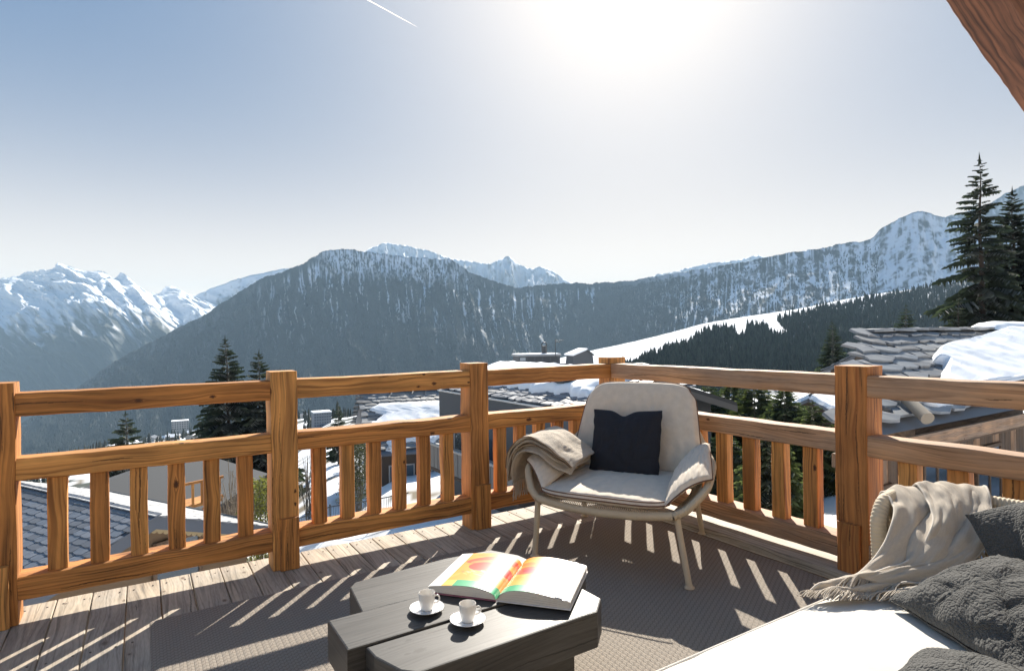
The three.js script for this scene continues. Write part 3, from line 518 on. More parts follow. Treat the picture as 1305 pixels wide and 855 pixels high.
{ // open picture book
  const w = V(0.656, 0, 0.755), s = V(0.755, 0, -0.656), t = thing('picture_book', 'open picture book with orange and red flower print on the coffee table', 'book', null, [1.192, 0.334, -1.953]);
  t.quaternion.setFromRotationMatrix(new THREE.Matrix4().makeBasis(w, V(0, 1, 0), s.clone().negate()));
  const PW = 0.262, PH = 0.335, prof = (k, side) => 0.006 + (side < 0 ? 0.034 : 0.040) * Math.pow(Math.sin(Math.PI * Math.pow(clamp(k), 0.55) * 0.86), 0.9) + 0.004 * k;
  const cv = document.createElement('canvas'); cv.width = 1024; cv.height = 704; const g = cv.getContext('2d');
  g.fillStyle = '#f6f3ee'; g.fillRect(0, 0, 1024, 704);
  g.fillStyle = '#ee9c3a'; g.fillRect(96, 0, 780, 704);
  const R = rng(66), blob = (x, y, rx, ry, c, rot = 0) => { g.fillStyle = c; g.beginPath(); g.ellipse(x, y, rx, ry, rot, 0, Math.PI * 2); g.fill(); };
  for (let i = 0; i < 46; i++) { g.globalAlpha = 0.30; blob(96 + R() * 780, R() * 620, 40 + R() * 110, 12 + R() * 34, ['#f3b657', '#e8742f', '#f2c274', '#e58a2e'][i % 4], R() * 2 - 1); }
  g.globalAlpha = 0.9; blob(320, 150, 215, 80, '#df4526', -0.25); blob(300, 190, 150, 34, '#f08a4a', -0.18); blob(350, 310, 185, 105, '#cf3527', 0.12); blob(400, 310, 88, 44, '#b8243a', 0.1); blob(420, 300, 34, 24, '#e8746a'); blob(640, 300, 120, 80, '#dc4a30', -0.1); blob(660, 310, 64, 40, '#a9253c', 0); blob(610, 160, 130, 36, '#ee7a38', 0.2);
  g.globalAlpha = 0.55; for (let i = 0; i < 30; i++) blob(150 + R() * 330, 380 + R() * 90, 10 + R() * 34, 4 + R() * 9, ['#f0a0a0', '#e9784c', '#f3c98c'][i % 3], R());
  g.globalAlpha = 1; g.fillStyle = '#2f9f6c'; g.fillRect(180, 590, 620, 114); g.fillStyle = '#f0b85a'; g.fillRect(96, 590, 84, 114);
  g.fillStyle = '#efe3c8'; g.beginPath(); g.moveTo(760, 0); g.lineTo(900, 0); g.lineTo(900, 704); g.lineTo(830, 704); g.quadraticCurveTo(720, 420, 760, 0); g.fill();
  g.fillStyle = '#5aa87a'; g.beginPath(); g.moveTo(836, 700); g.quadraticCurveTo(800, 560, 830, 380); g.quadraticCurveTo(890, 560, 892, 700); g.fill();
  g.fillStyle = '#f6f3ee'; g.fillRect(0, 0, 96, 704); g.fillRect(908, 0, 116, 704);
  const tex = new THREE.CanvasTexture(cv); tex.colorSpace = THREE.SRGBColorSpace;
  const print = new THREE.MeshPhysicalMaterial({ map: tex, roughness: 0.40, clearcoat: 0.2, clearcoatRoughness: 0.3 }), paper = std(0.72, 0.68, 0.62, 0.7), white = std(0.78, 0.76, 0.73, 0.5);
  for (const side of [-1, 1]) {
    const top = (k, v) => V(side * (0.002 + PW * k), prof(k, side), (v - 0.5) * PH);
    const leaf = sheet(40, 8, (u, v) => top(side > 0 ? u : 1 - u, 1 - v), (u, v) => [side > 0 ? 0.5 + 0.5 * u : 0.5 * u, v]);
    part('page', leaf, print, t);
    // block of leaves below: fore edge, head and tail in layers
    const n = 14, layers = [];
    for (let i = 0; i < n; i++) { const a = i / n, b = (i + 0.72) / n, ext = 1 + 0.012 * ((i * 37) % 5 - 2) * 0.5, lay = (q, k, v) => V(side * (0.002 + PW * k * ext), 0.0055 + (prof(k, side) - 0.0065) * q, (v - 0.5) * PH * (1 + 0.004 * (i % 3)));
      layers.push(sheet(24, 1, (u, v) => lay(lerp(a, b, v), u, 1)), sheet(24, 1, (u, v) => lay(lerp(a, b, v), u, 0)), sheet(1, 6, (u, v) => lay(lerp(a, b, u), 1, v)), sheet(24, 2, (u, v) => lay(b, u, v))); }
    part('page_block', mergeGeometries(layers), paper, t);
    part('cover_board', xf(new RoundedBoxGeometry(PW + 0.006, 0.0035, PH + 0.01, 2, 0.0015), { t: [side * (PW / 2 + 0.004), 0.0025, 0] }), side < 0 ? std(0.28, 0.10, 0.14, 0.5) : white, t);
  }
  for (const [x0, w, lift] of [[0.80, 0.11, 0.0030], [0.93, 0.075, 0.0012]]) part('folded_leaf', sheet(10, 6, (u, v) => { const k = x0 + w * u; return V(0.002 + PW * k, prof(Math.min(1, k), 1) + lift * Math.sin(Math.PI * (0.15 + 0.8 * u)) + 0.0004, (0.5 - v) * PH * 0.985); }), white, t);
}
{ // two espresso cups on saucers
  const china = new THREE.MeshPhysicalMaterial({ color: new THREE.Color().setRGB(0.80, 0.775, 0.73), roughness: 0.25, clearcoat: 0.6, clearcoatRoughness: 0.1 }), chinaW = new THREE.MeshPhysicalMaterial({ color: new THREE.Color().setRGB(0.82, 0.82, 0.82), roughness: 0.22, clearcoat: 0.6, clearcoatRoughness: 0.1 });
  const lathe = (pts) => new THREE.LatheGeometry(pts.map((q) => new THREE.Vector2(...q)), 48), coffee = std(0.10, 0.045, 0.02, 0.2);
  const cupP = [[0, 0.003], [0.017, 0.003], [0.0185, 0], [0.0205, 0.002], [0.0235, 0.009], [0.0262, 0.022], [0.0275, 0.040], [0.0282, 0.0575], [0.0278, 0.0592], [0.0266, 0.0588], [0.0258, 0.040], [0.0245, 0.024], [0.021, 0.010], [0.012, 0.006], [0, 0.006]];
  const saucerP = [[0, 0.004], [0.018, 0.004], [0.019, 0], [0.021, 0.001], [0.030, 0.0035], [0.045, 0.0075], [0.0585, 0.0135], [0.0597, 0.0148], [0.0585, 0.0156], [0.045, 0.0105], [0.031, 0.0068], [0.022, 0.0055], [0, 0.0055]];
  const spots = [[0.829, -1.915, 0.3, 0.333], [0.913, -1.772, 0.3, 0.3275]];
  const labels = [['white espresso cup on the saucer nearer the back of the table, beside the open book', 'white saucer under the cup next to the open book corner'], ['white espresso cup on the saucer nearer the front edge of the table', 'white saucer under the cup nearer the table front edge']];
  spots.forEach(([x, z, turn, y], i) => {
    solo('saucer', lathe(saucerP), chinaW, labels[i][1], 'saucer', 'saucers on the coffee table').position.set(x, y, z);
    const t = thing('espresso_cup', labels[i][0], 'cup', 'espresso cups on the coffee table', [x, y + 0.0058, z], -0.55);
    part('bowl', lathe(cupP), china, t);
    part('handle', tube([V(0.0265, 0.046, 0), V(0.036, 0.049, 0), V(0.0435, 0.042, 0), V(0.042, 0.031, 0), V(0.034, 0.024, 0), V(0.0255, 0.022, 0)], 0.0026, 24, 8), china, t);
    part('coffee', xf(new THREE.CircleGeometry(0.0245, 32), { r: [-Math.PI / 2, 0, 0], t: [0, 0.030, 0] }), coffee, t);
  });
}

// ------------------------------------------------------------------ sofa, cushions and throws
const strand = (a, b, sag, r, seed) => { const m = a.clone().lerp(b, 0.5), R = rng(seed); m.y -= sag; m.x += (R() - 0.5) * 0.012; m.z += (R() - 0.5) * 0.012; return tube([a, m, b], r, 5, 5); };
{
  const t = thing('sofa', 'woven outdoor sofa with white seat cushion beside the side railing', 'sofa');
  const box = (x0, x1, y0, y1, z0, z1, r) => xf(new RoundedBoxGeometry(x1 - x0, y1 - y0, z1 - z0, 6, r), { t: [(x0 + x1) / 2, (y0 + y1) / 2, (z0 + z1) / 2] });
  const seatF = (u, v) => { const x = lerp(0.72, 2.46, u), z = lerp(0.8, -1.105, v), c = smooth(0.93, 1, u) + smooth(0.07, 0, u), d = smooth(0.93, 1, v); return V(x, 0.385, z + 0.05 * c * c * (v > 0.5 ? 1 : -1) * d); };
  const sc = part('seat_cushion', puff(seatF, 0.062, 130, 130, { a: 0.12, wrinkle: 0.0035, freq: 5, seed: 20, uvs: 3 }), white, t);
  part('piping', tube(rim((u, v) => seatF(u, v).add(V(0, 0.03, 0)), 24), 0.005, 260, 6, true), white, sc);
  part('base_frame', box(0.74, 2.44, 0.20, 0.322, -1.09, 0.78, 0.02), cordDark, t);
  for (const [x, z] of [[0.82, -1.0], [2.36, -1.0], [0.82, 0.7], [2.36, 0.7]]) part('leg', xf(new THREE.CylinderGeometry(0.02, 0.016, 0.2, 14), { t: [x, 0.111, z] }), cord, t);
  part('back_hoop', ropeTube([[2.275, 0.30, -1.135], [2.27, 0.47, -1.14], [2.275, 0.585, -1.145], [2.33, 0.645, -1.15], [2.45, 0.655, -1.14], [2.57, 0.65, -1.05], [2.625, 0.645, -0.85], [2.64, 0.64, -0.4], [2.64, 0.64, 0.3], [2.60, 0.64, 0.7]], 0.027, 0.013, 12), cord, t);
  const c = [], top = new THREE.CatmullRomCurve3([[2.29, 0.60, -1.142], [2.42, 0.645, -1.14], [2.57, 0.64, -1.05], [2.625, 0.635, -0.85], [2.64, 0.63, -0.4], [2.64, 0.63, 0.6]].map((q) => V(...q))), bot = new THREE.CatmullRomCurve3([[2.29, 0.30, -1.11], [2.38, 0.30, -1.105], [2.46, 0.30, -1.03], [2.48, 0.30, -0.85], [2.48, 0.30, -0.4], [2.48, 0.30, 0.6]].map((q) => V(...q)));
  for (let i = 0; i <= 90; i++) for (const d of [-0.035, 0.035]) { const a = bot.getPointAt(clamp(i / 90 + d)), b = top.getPointAt(clamp(i / 90 - d)); c.push(tube([a, a.clone().lerp(b, 0.5).add(V(0.012, 0, 0)), b], 0.0065, 4, 5)); }
  part('woven_cords', mergeGeometries(c), cord, t).userData.kind = 'stuff';
}
{ // bouclé cushions, dark grey looped yarn
  const hash = (i, j) => { const s = Math.sin(i * 127.1 + j * 311.7) * 43758.5453; return s - Math.floor(s); };
  const loops = (p) => { const x = p.x / 0.0090 + 0.35 * n2(p.x * 60, p.y * 60), y = p.y / 0.0090, ci = Math.floor(x), cj = Math.floor(y); let d = 9; for (let i = -1; i <= 1; i++) for (let j = -1; j <= 1; j++) { const a = ci + i, b = cj + j, dx = a + 0.15 + 0.7 * hash(a, b) - x, dy = b + 0.15 + 0.7 * hash(b + 57, a) - y; d = Math.min(d, dx * dx + dy * dy); } return 0.0030 * (1 - Math.min(1, d * 1.35)); };
  const W = 512, CELLS = 30, cell = (i, j) => { const m = ((i % CELLS) + CELLS) % CELLS, n = ((j % CELLS) + CELLS) % CELLS; return [i + 0.15 + 0.7 * hash(m, n), j + 0.15 + 0.7 * hash(n + 57, m)]; };
  const height = (i, j) => { const x = i / W * CELLS + 0.3 * n2(i * 0.05, j * 0.05), y = j / W * CELLS, ci = Math.floor(x), cj = Math.floor(y); let d = 9; for (let a = -1; a <= 1; a++) for (let b = -1; b <= 1; b++) { const [cx, cy] = cell(ci + a, cj + b), q = (cx - x) ** 2 + (cy - y) ** 2; if (q < d) d = q; } return clamp(1 - 1.3 * d) * 0.85 + 0.15 * (0.5 + 0.5 * n2(i * 0.4, j * 0.4)); };
  const map = dataTex(W, W, (i, j) => { const b = n2(i * 0.33, j * 0.33) + 0.8 * n2(i * 0.09, j * 0.09), k = 1 + 0.28 * b; return [0.082, 0.081, 0.077].map((c) => toS(clamp(c * k))); }, true), bump = dataTex(W, W, (i, j) => { const h = height(i, j); return [h, h, h]; });
  map.wrapS = map.wrapT = bump.wrapS = bump.wrapT = THREE.RepeatWrapping;
  const boucle = new THREE.MeshPhysicalMaterial({ map, bumpMap: bump, bumpScale: 0.006, roughness: 1, sheen: 0.5, sheenRoughness: 0.7, sheenColor: new THREE.Color(0.25, 0.25, 0.24) });
  const put = (label, w, h, plump, centre, ex, up, o) => { const x = V(...ex).normalize(), y = V(...up).addScaledVector(x, -V(...up).dot(x)).normalize(), z = x.clone().cross(y); const m = solo('boucle_cushion', cushionGeo(w, h, plump, { n: 150, rough: loops, pinch: 0.04, ...o }), boucle, label, 'cushion', 'grey cushions on the sofa'); place(m, V(...centre), new THREE.Matrix4().makeBasis(x, y, z)); return m; };
  put('dark grey boucle cushion lying slanted on the sofa seat beside the beige throw', 0.46, 0.37, 0.085, [1.955, 0.530, -0.655], [-0.50, 0.03, 0.87], [0.93, 0.30, 0.12], { seed: 3 });
  put('dark grey boucle cushion propped upright against the sofa back', 0.46, 0.44, 0.115, [2.385, 0.575, -0.60], [0.40, 0.42, 0.82], [0.30, 0.80, -0.50], { seed: 9, a: 0.7, pinch: 0.02 });
  put('dark grey boucle cushion lying flat in the middle of the white seat', 0.40, 0.42, 0.07, [1.46, 0.500, -0.50], [1, 0.04, -0.06], [0.05, -0.08, -1], { seed: 14 });
  put('dark grey boucle cushion piled over the slanted one', 0.46, 0.46, 0.08, [1.90, 0.545, -0.25], [1, 0.12, 0.3], [0.2, 0.15, -1], { seed: 21 });
}
{ // beige wool throw over the end of the sofa, falling to the seat
  const t = thing('throw_blanket', 'beige wool throw with fringe draped over the sofa arm onto the seat', 'blanket');
  const cr = (pts) => new THREE.CatmullRomCurve3(pts.map((q) => V(...q)));
  const layer = (paths, amp, seed, o = {}) => {
    const cs = paths.map(cr);
    return (u, v) => {
      const k = u * (cs.length - 1), i = Math.min(cs.length - 2, Math.floor(k)), w = smooth(0, 1, k - i), p = cs[i].getPoint(v).lerp(cs[i + 1].getPoint(v), lerp(k - i, w, 0.3));
      const hang = smooth(0.12, 0.45, v), f = (o.folds ?? 3.2) * u + 0.5 * n2(v * 1.4 + seed, 1) + 0.9 * v;
      const fold = Math.pow(Math.abs(Math.sin(Math.PI * f)), 0.75) - 0.5, d = amp * hang * fold + 0.010 * fbm(u * 3 + seed, v * 4, 2);
      return p.add(V(-0.30 * d, 0.95 * d + 0.003, 0.25 * d));
    };
  };
  const solidCloth = (f, th, nu, nv) => puff(f, th, nu, nv, { a: 0.06, uvs: 2 });
  const A = layer([
    [[2.33, 0.50, -1.20], [2.36, 0.668, -1.175], [2.29, 0.635, -1.10], [2.16, 0.545, -1.065], [2.03, 0.470, -1.075], [1.92, 0.458, -1.10], [1.80, 0.456, -1.115]],
    [[2.45, 0.52, -1.19], [2.46, 0.676, -1.165], [2.37, 0.635, -1.06], [2.22, 0.56, -1.005], [2.08, 0.475, -1.005], [1.97, 0.460, -1.03], [1.86, 0.456, -1.05]],
    [[2.56, 0.54, -1.13], [2.55, 0.676, -1.10], [2.44, 0.625, -1.00], [2.28, 0.55, -0.94], [2.15, 0.475, -0.95], [2.04, 0.460, -0.975], [1.93, 0.456, -1.00]],
    [[2.66, 0.55, -1.02], [2.64, 0.672, -0.99], [2.52, 0.63, -0.92], [2.36, 0.53, -0.88], [2.23, 0.470, -0.89], [2.12, 0.459, -0.91], [2.02, 0.456, -0.93]]], 0.030, 4, { folds: 1.7 });
  part('cloth', solidCloth(A, 0.004, 120, 150), wool, t);
  const B = layer([
    [[2.50, 0.56, -1.16], [2.49, 0.692, -1.12], [2.42, 0.66, -1.05], [2.31, 0.60, -0.985], [2.19, 0.515, -0.985], [2.06, 0.490, -1.02], [1.90, 0.478, -1.07]],
    [[2.58, 0.56, -1.10], [2.57, 0.693, -1.07], [2.47, 0.65, -0.98], [2.345, 0.585, -0.93], [2.23, 0.51, -0.94], [2.10, 0.492, -0.975], [1.94, 0.480, -1.035]],
    [[2.68, 0.56, -1.00], [2.66, 0.688, -0.965], [2.54, 0.645, -0.90], [2.39, 0.545, -0.865], [2.265, 0.495, -0.885], [2.14, 0.480, -0.92], [2.02, 0.472, -0.955]]], 0.030, 9, { folds: 1.2 });
  part('fold', solidCloth(B, 0.004, 90, 140), wool, t);
  const hem = std(0.60, 0.54, 0.46, 0.95);
  for (const [f, u] of [[A, 0], [A, 1], [B, 0], [B, 1]]) part('hem', tube(Array.from({ length: 40 }, (_, i) => f(u, i / 39)), 0.0045, 160, 6), hem, t);
  const fr = []; for (let i = 0; i < 130; i++) { const f = i < 90 ? A : B, u = i < 90 ? i / 89 : (i - 90) / 39, a = f(u, 1), R = rng(i + 900), b = a.clone().add(V(-0.050 - 0.02 * R(), 0, 0.018 * (R() - 0.4))); b.y = 0.4535; a.y = Math.max(a.y, 0.456); fr.push(strand(a, b, -0.004, 0.0017, i)); }
  part('fringe', mergeGeometries(fr), wool, t).userData.kind = 'stuff';
}
{ // folded throw over the arm of the chair
  const t = thing('throw_blanket', 'folded beige wool throw with fringe laid over the lounge chair arm', 'blanket', null, [2.461, 0.011, -2.697], -Math.PI / 3);
  const path = new THREE.CatmullRomCurve3([[-0.605, 0.36, 0], [-0.60, 0.47, 0], [-0.565, 0.555, 0], [-0.49, 0.60, 0], [-0.40, 0.575, 0], [-0.32, 0.515, 0], [-0.25, 0.470, 0]].map((q) => V(...q)));
  const N = 5, hem = std(0.20, 0.13, 0.08, 0.9);
  for (let k = 0; k < N; k++) {
    const off = 0.008 + k * 0.0135, z0 = 0.30 - 0.012 * ((k * 3) % 4) + 0.02 * (k / N), z1 = -0.10 + 0.012 * (k % 3), e0 = 0.02 + 0.03 * ((k * 2) % 3), e1 = 1 - 0.02 * ((k * 5) % 4);
    const f = (u, v) => {
      const s = lerp(k === N - 1 ? 0.14 : e0, e1, u), p = path.getPoint(s), q = path.getTangent(s), n = V(-q.y, q.x, 0), z = lerp(z0, z1, v);
      p.addScaledVector(n, off + 0.007 * n2(u * 3 + k, v * 2.5) + 0.010 * Math.sin(u * 7 + k) * (1 - v) * 0.6); p.z = z + 0.05 * (u - 0.5) - 0.06 * smooth(0.65, 1, u) + 0.012 * n2(u * 4, k); p.y -= 0.03 * smooth(0.25, 0, v) * smooth(0.2, 0.6, u) * (0.4 + 0.12 * (N - k)); p.y -= 0.05 * smooth(0.0, 1, v) * 0 ; return p;
    };
    const l = part('fold', puff(f, 0.0085, 90, 50, { a: 0.12, wrinkle: 0.002, freq: 7, seed: k, uvs: 2 }), wool, t);
    if (k === N - 1 || k === 2) part('hem', tube(Array.from({ length: 30 }, (_, i) => f(i / 29, 0.0).add(V(0, 0.004, 0.003))), 0.0032, 120, 6), hem, l);
    if (k === 0) { const fr = []; for (let i = 0; i < 60; i++) { const a = f(0.0, i / 59), R = rng(i + 77); fr.push(strand(a, a.clone().add(V(-0.006 + 0.012 * R(), -0.085 - 0.03 * R(), 0.01 * R())), 0, 0.0023, i + 300)); } part('fringe', mergeGeometries(fr), wool, t).userData.kind = 'stuff'; }
  }
}

// ------------------------------------------------------------------ conifers
const needle = (r, g, b) => new THREE.MeshPhysicalMaterial({ color: new THREE.Color().setRGB(r, g, b), vertexColors: true, roughness: 1, transmission: 0.42, thickness: 0, side: THREE.DoubleSide });
const NEEDLE = needle(1, 1, 1), BARK = std(0.075, 0.055, 0.042, 0.95);
// drooping boughs in whorls; each bough a fan of needle-clad twigs
function spruce(H, R, seed, o = {}) {
  let { whorls = 22, per = 7, twigs = 8, ragged = 0.35, low = 0.10, tone = [0.040, 0.060, 0.028], tw = 0.24, droop = 0.28 } = o; whorls = Math.round(whorls * 1.35); per = Math.round(per * 1.3); const r = rng(seed), P = [], C = [];
  const tri = (a, b, c, k) => { P.push(a.x, a.y, a.z, b.x, b.y, b.z, c.x, c.y, c.z); for (let i = 0; i < 3; i++) C.push(tone[0] * k, tone[1] * k, tone[2] * k); };
  const lean = (y) => V(0.012 * H * n2(y * 0.25 + seed, 1) * (y / H), 0, 0.012 * H * n2(y * 0.25 + seed, 7) * (y / H));
  for (let w = 0; w < whorls; w++) {
    const q = Math.pow((w + r() * 0.6) / whorls, 0.92), y = H * lerp(low, 0.985, q), env = Math.pow(1 - q, 0.82) * (0.35 + 0.65 * smooth(0, 0.16, q)) + 0.025;
    const gap = 0.55 + 0.45 * n2(w * 0.7 + seed, 3);
    for (let b = 0; b < per; b++) {
      if (r() < 0.10 + 0.12 * ragged) continue;
      const a = (b + 0.7 * r() + w * 0.43) / per * 2 * Math.PI, L = R * env * (1 - ragged * r() * (0.6 + 0.4 * gap)), base = lean(y).add(V(0, y + 0.055 * H * (r() - 0.5) * (1 - 0.7 * q), 0)), dir = V(Math.cos(a), 0, Math.sin(a)), sideV = V(-dir.z, 0, dir.x);
      const up = lerp(-0.05, 0.45, q), dr = droop * (1 - 0.5 * q);
      const at = (t) => base.clone().addScaledVector(dir, L * t).add(V(0, L * (up * t - dr * 1.5 * t * t + 0.22 * dr * t ** 4), 0));
      const k0 = 0.65 + 0.7 * r();
      { const a0 = at(0), a1 = at(0.5), a2 = at(1), wv = sideV.clone().multiplyScalar(0.012 * H / 10 + 0.01 * L); tri(a0.clone().add(wv), a0.clone().sub(wv), a1, 0.6); tri(a1.clone().add(wv), a1.clone().sub(wv), a2, 0.8); }
      for (let i = 0; i < twigs; i++) {
        const t = 0.16 + 0.84 * (i + r() * 0.8) / twigs, o0 = at(t), tl = L * (0.34 * (1 - 0.55 * t) + 0.05) * (0.7 + 0.6 * r()), k = k0 * (0.7 + 0.6 * r());
        for (const s of [-1, 1]) {
          const e = o0.clone().addScaledVector(sideV, s * tl * 0.82).addScaledVector(dir, tl * 0.55).add(V(0, -tl * (0.25 + 0.35 * r()), 0)), wd = Math.max(0.018 * H / 10, tl * tw), m = o0.clone().lerp(e, 0.45), nx = dir.clone().multiplyScalar(wd).add(V(0, wd * 0.7, 0));
          tri(o0, m.clone().add(nx), e, k); tri(o0, e, m.clone().sub(nx), k * 0.9);
        }
        const hgl = tl * (0.45 + 0.5 * r()), h0 = o0.clone(), h1 = o0.clone().add(V((r() - 0.5) * hgl * 0.5, -hgl, (r() - 0.5) * hgl * 0.5)), hw = dir.clone().multiplyScalar(hgl * 0.28);
        tri(h0.clone().add(hw), h0.clone().sub(hw), h1, k * 0.8);
      }
    }
  }
  for (let i = 0; i < 5; i++) { const a = i * 1.26, y0 = H * 0.955, b = lean(y0).add(V(0, y0, 0)), w0 = 0.006 * H; tri(b.clone().add(V(Math.cos(a) * w0, 0, Math.sin(a) * w0)), b.clone().add(V(Math.cos(a + 2) * w0, 0, Math.sin(a + 2) * w0)), lean(H).add(V(0, H * 1.01, 0)), 1); }
  const g = new THREE.BufferGeometry(); g.setAttribute('position', new THREE.Float32BufferAttribute(P, 3)); g.setAttribute('color', new THREE.Float32BufferAttribute(C, 3)); g.computeVertexNormals();
  const tr = sheet(9, 14, (u, v) => { const a = u * 2 * Math.PI, y = v * H * 0.985 - 0.3, rr = 0.017 * H * Math.pow(1 - v * 0.97, 0.9) * (1 + 0.3 * smooth(0.08, 0, v)), l = lean(Math.max(0, y)); return V(l.x + Math.cos(a) * rr, y, l.z - Math.sin(a) * rr); }, null, null, true);
  return { crown: g, trunk: tr };
}
function plantTree(label, H, R, seed, pos, o, group) {
  const t = thing('spruce_tree', label, 'tree', group, [pos.x, pos.y, pos.z]), g = spruce(H, R, seed, o);
  part('trunk', g.trunk, BARK, t); part('crown', g.crown, NEEDLE, t); return t;
}
// sighted by its tip and by the chart height of its foot; the trunk is carried on down to the ground when the ground is lower
function treeAt(label, px, tipY, depth, widthPx, seed, o = {}, group) {
  const tip = sight(px, tipY, depth), foot = landHeight(tip.x, tip.z), H = tip.y - foot, R = widthPx / 2 / FOCAL * depth;
  return plantTree(label, H, R, seed, V(tip.x, foot, tip.z), o, group);
}
treeAt('tall ragged dark spruce rising above the stone roof ridge', 1250, 196, 30, 160, 31, { whorls: 29, per: 6, twigs: 14, ragged: 0.8, tw: 0.18, droop: 0.34, low: 0.08, tone: [0.036, 0.052, 0.026] });
treeAt('dense dark spruce close behind the tall ragged one', 1291, 238, 32, 150, 57, { whorls: 30, per: 8, twigs: 13, tw: 0.22, ragged: 0.5, low: 0.05, tone: [0.030, 0.045, 0.023] });
treeAt('low bushy spruce behind the stone roof between the bare trunk bases', 1222, 372, 29, 60, 97, { whorls: 16, per: 8, twigs: 9, tone: [0.045, 0.062, 0.026] });
treeAt('small thin spruce behind the stone roof ridge', 1155, 386, 62, 70, 61, { whorls: 16, twigs: 7, ragged: 0.5 });
treeAt('slender dark spruce left of the stone roof', 1061, 408, 48, 70, 67, { whorls: 22, twigs: 8, ragged: 0.3, low: 0.04 });
treeAt('pointed spruce in the pair on the slope, the taller of the two', 288, 428, 42, 145, 71, { whorls: 26, per: 8, twigs: 9, ragged: 0.3, low: 0.03, tone: [0.035, 0.052, 0.028] });
treeAt('pointed spruce in the pair on the slope, the shorter of the two', 330, 445, 43, 135, 73, { whorls: 24, per: 8, twigs: 9, ragged: 0.32, low: 0.03, tone: [0.038, 0.056, 0.028] });
treeAt('solitary small spruce above the slate roof', 160, 523, 60, 120, 79, { whorls: 18, per: 8, twigs: 8, ragged: 0.25, low: 0.02, tone: [0.04, 0.058, 0.03] });
treeAt('thin young spruce near the pale apartment block', 430, 512, 55, 44, 83, { whorls: 18, twigs: 7, low: 0.03 });
treeAt('spindly open pine on the snowy slope', 467, 503, 50, 60, 89, { whorls: 13, per: 6, twigs: 7, ragged: 0.6, low: 0.1, tone: [0.06, 0.07, 0.035] });
treeAt('small sparse sapling below the snowy roof', 499, 502, 60, 20, 91, { whorls: 9, per: 5, twigs: 6, ragged: 0.6, tone: [0.06, 0.07, 0.035] });
{
  const spots = [[962, 476, 24, 150, 101], [905, 486, 25, 140, 103], [932, 482, 29, 130, 107], [1000, 490, 21, 150, 109], [1036, 510, 17, 140, 113], [884, 520, 22, 120, 127], [980, 530, 15, 150, 131], [925, 545, 17, 150, 133]];
  const lab = ['tallest green spruce in the clump beyond the side railing', 'green spruce at the edge of the clump near the dark roof', 'green spruce standing behind the clump', 'green spruce to the side of the tallest one in the clump', 'short green spruce by the snow bank', 'low green spruce under the dark roof edge', 'low bushy spruce in front of the tallest one', 'low bushy spruce in front of the clump'];
  spots.forEach(([px, y, d, w, s], i) => treeAt(lab[i], px, y, d, w, s, { whorls: 20, per: 8, twigs: 9, ragged: 0.3, low: 0.02, tone: i % 2 ? [0.085, 0.115, 0.036] : [0.105, 0.135, 0.040] }, 'spruces beyond the side railing'));
}
{ // two shrubs by the slate roof: one bare, one yellow green
  const twig = (n, H, seed, spread) => { const r = rng(seed), g = []; for (let i = 0; i < n; i++) { const a = r() * 6.28, h = H * (0.5 + 0.5 * r()), q = spread * r(), p0 = V((r() - 0.5) * 0.3, 0, (r() - 0.5) * 0.3), p2 = V(Math.cos(a) * q, h, Math.sin(a) * q); g.push(tube([p0, p0.clone().lerp(p2, 0.5).add(V((r() - 0.5) * 0.2, 0.1, (r() - 0.5) * 0.2)), p2], 0.012, 4, 4)); for (let k = 0; k < 5; k++) { const t = 0.4 + 0.55 * r(), m = p0.clone().lerp(p2, t); g.push(tube([m, m.clone().add(V((r() - 0.5) * 0.7, 0.35 * r(), (r() - 0.5) * 0.7))], 0.006, 1, 3)); } } return mergeGeometries(g); };
  const leaf = (n, H, R, seed, tone) => { const r = rng(seed), P = [], C = []; for (let i = 0; i < n; i++) { const a = r() * 6.28, q = R * Math.sqrt(r()), y = H * (0.15 + 0.85 * r()), k = 0.6 + 0.8 * r(), c = V(Math.cos(a) * q * (1.1 - 0.5 * y / H), y, Math.sin(a) * q * (1.1 - 0.5 * y / H)), s = 0.05 + 0.05 * r(), d1 = V(r() - 0.5, r() - 0.5, r() - 0.5).normalize().multiplyScalar(s), d2 = V(r() - 0.5, r() - 0.5, r() - 0.5).normalize().multiplyScalar(s); const p = [c, c.clone().add(d1), c.clone().add(d2)]; for (const v of p) { P.push(v.x, v.y, v.z); C.push(tone[0] * k, tone[1] * k, tone[2] * k); } } const g = new THREE.BufferGeometry(); g.setAttribute('position', new THREE.Float32BufferAttribute(P, 3)); g.setAttribute('color', new THREE.Float32BufferAttribute(C, 3)); g.computeVertexNormals(); return g; };
  const at = (px, py, d) => { const p = sight(px, py, d); p.y = landHeight(p.x, p.z); return p; };
  const topY = (px, py, d) => sight(px, py, d).y;
  for (const [px, py, d, label, seed, green] of [[296, 585, 24, 'bare grey twiggy shrub below the spruce pair', 5, 0], [330, 612, 20, 'yellow green leafy shrub beside the slate roof eave', 6, 1], [392, 575, 30, 'bare twiggy shrub by the garden fence', 8, 0], [455, 560, 27, 'dull green shrub behind the railing near the fence gate', 9, 2]]) {
    const p = at(px, py, d), H = topY(px, py, d) - p.y, t = thing('shrub', label, 'shrub', null, [p.x, p.y, p.z]);
    part('stem', twig(26, H, seed, 0.9), std(0.20, 0.165, 0.125, 0.95), t);
    if (green) part('foliage', leaf(5200, H, 0.95, seed + 20, green === 1 ? [0.20, 0.21, 0.04] : [0.09, 0.10, 0.04]), NEEDLE, t);
  }
}
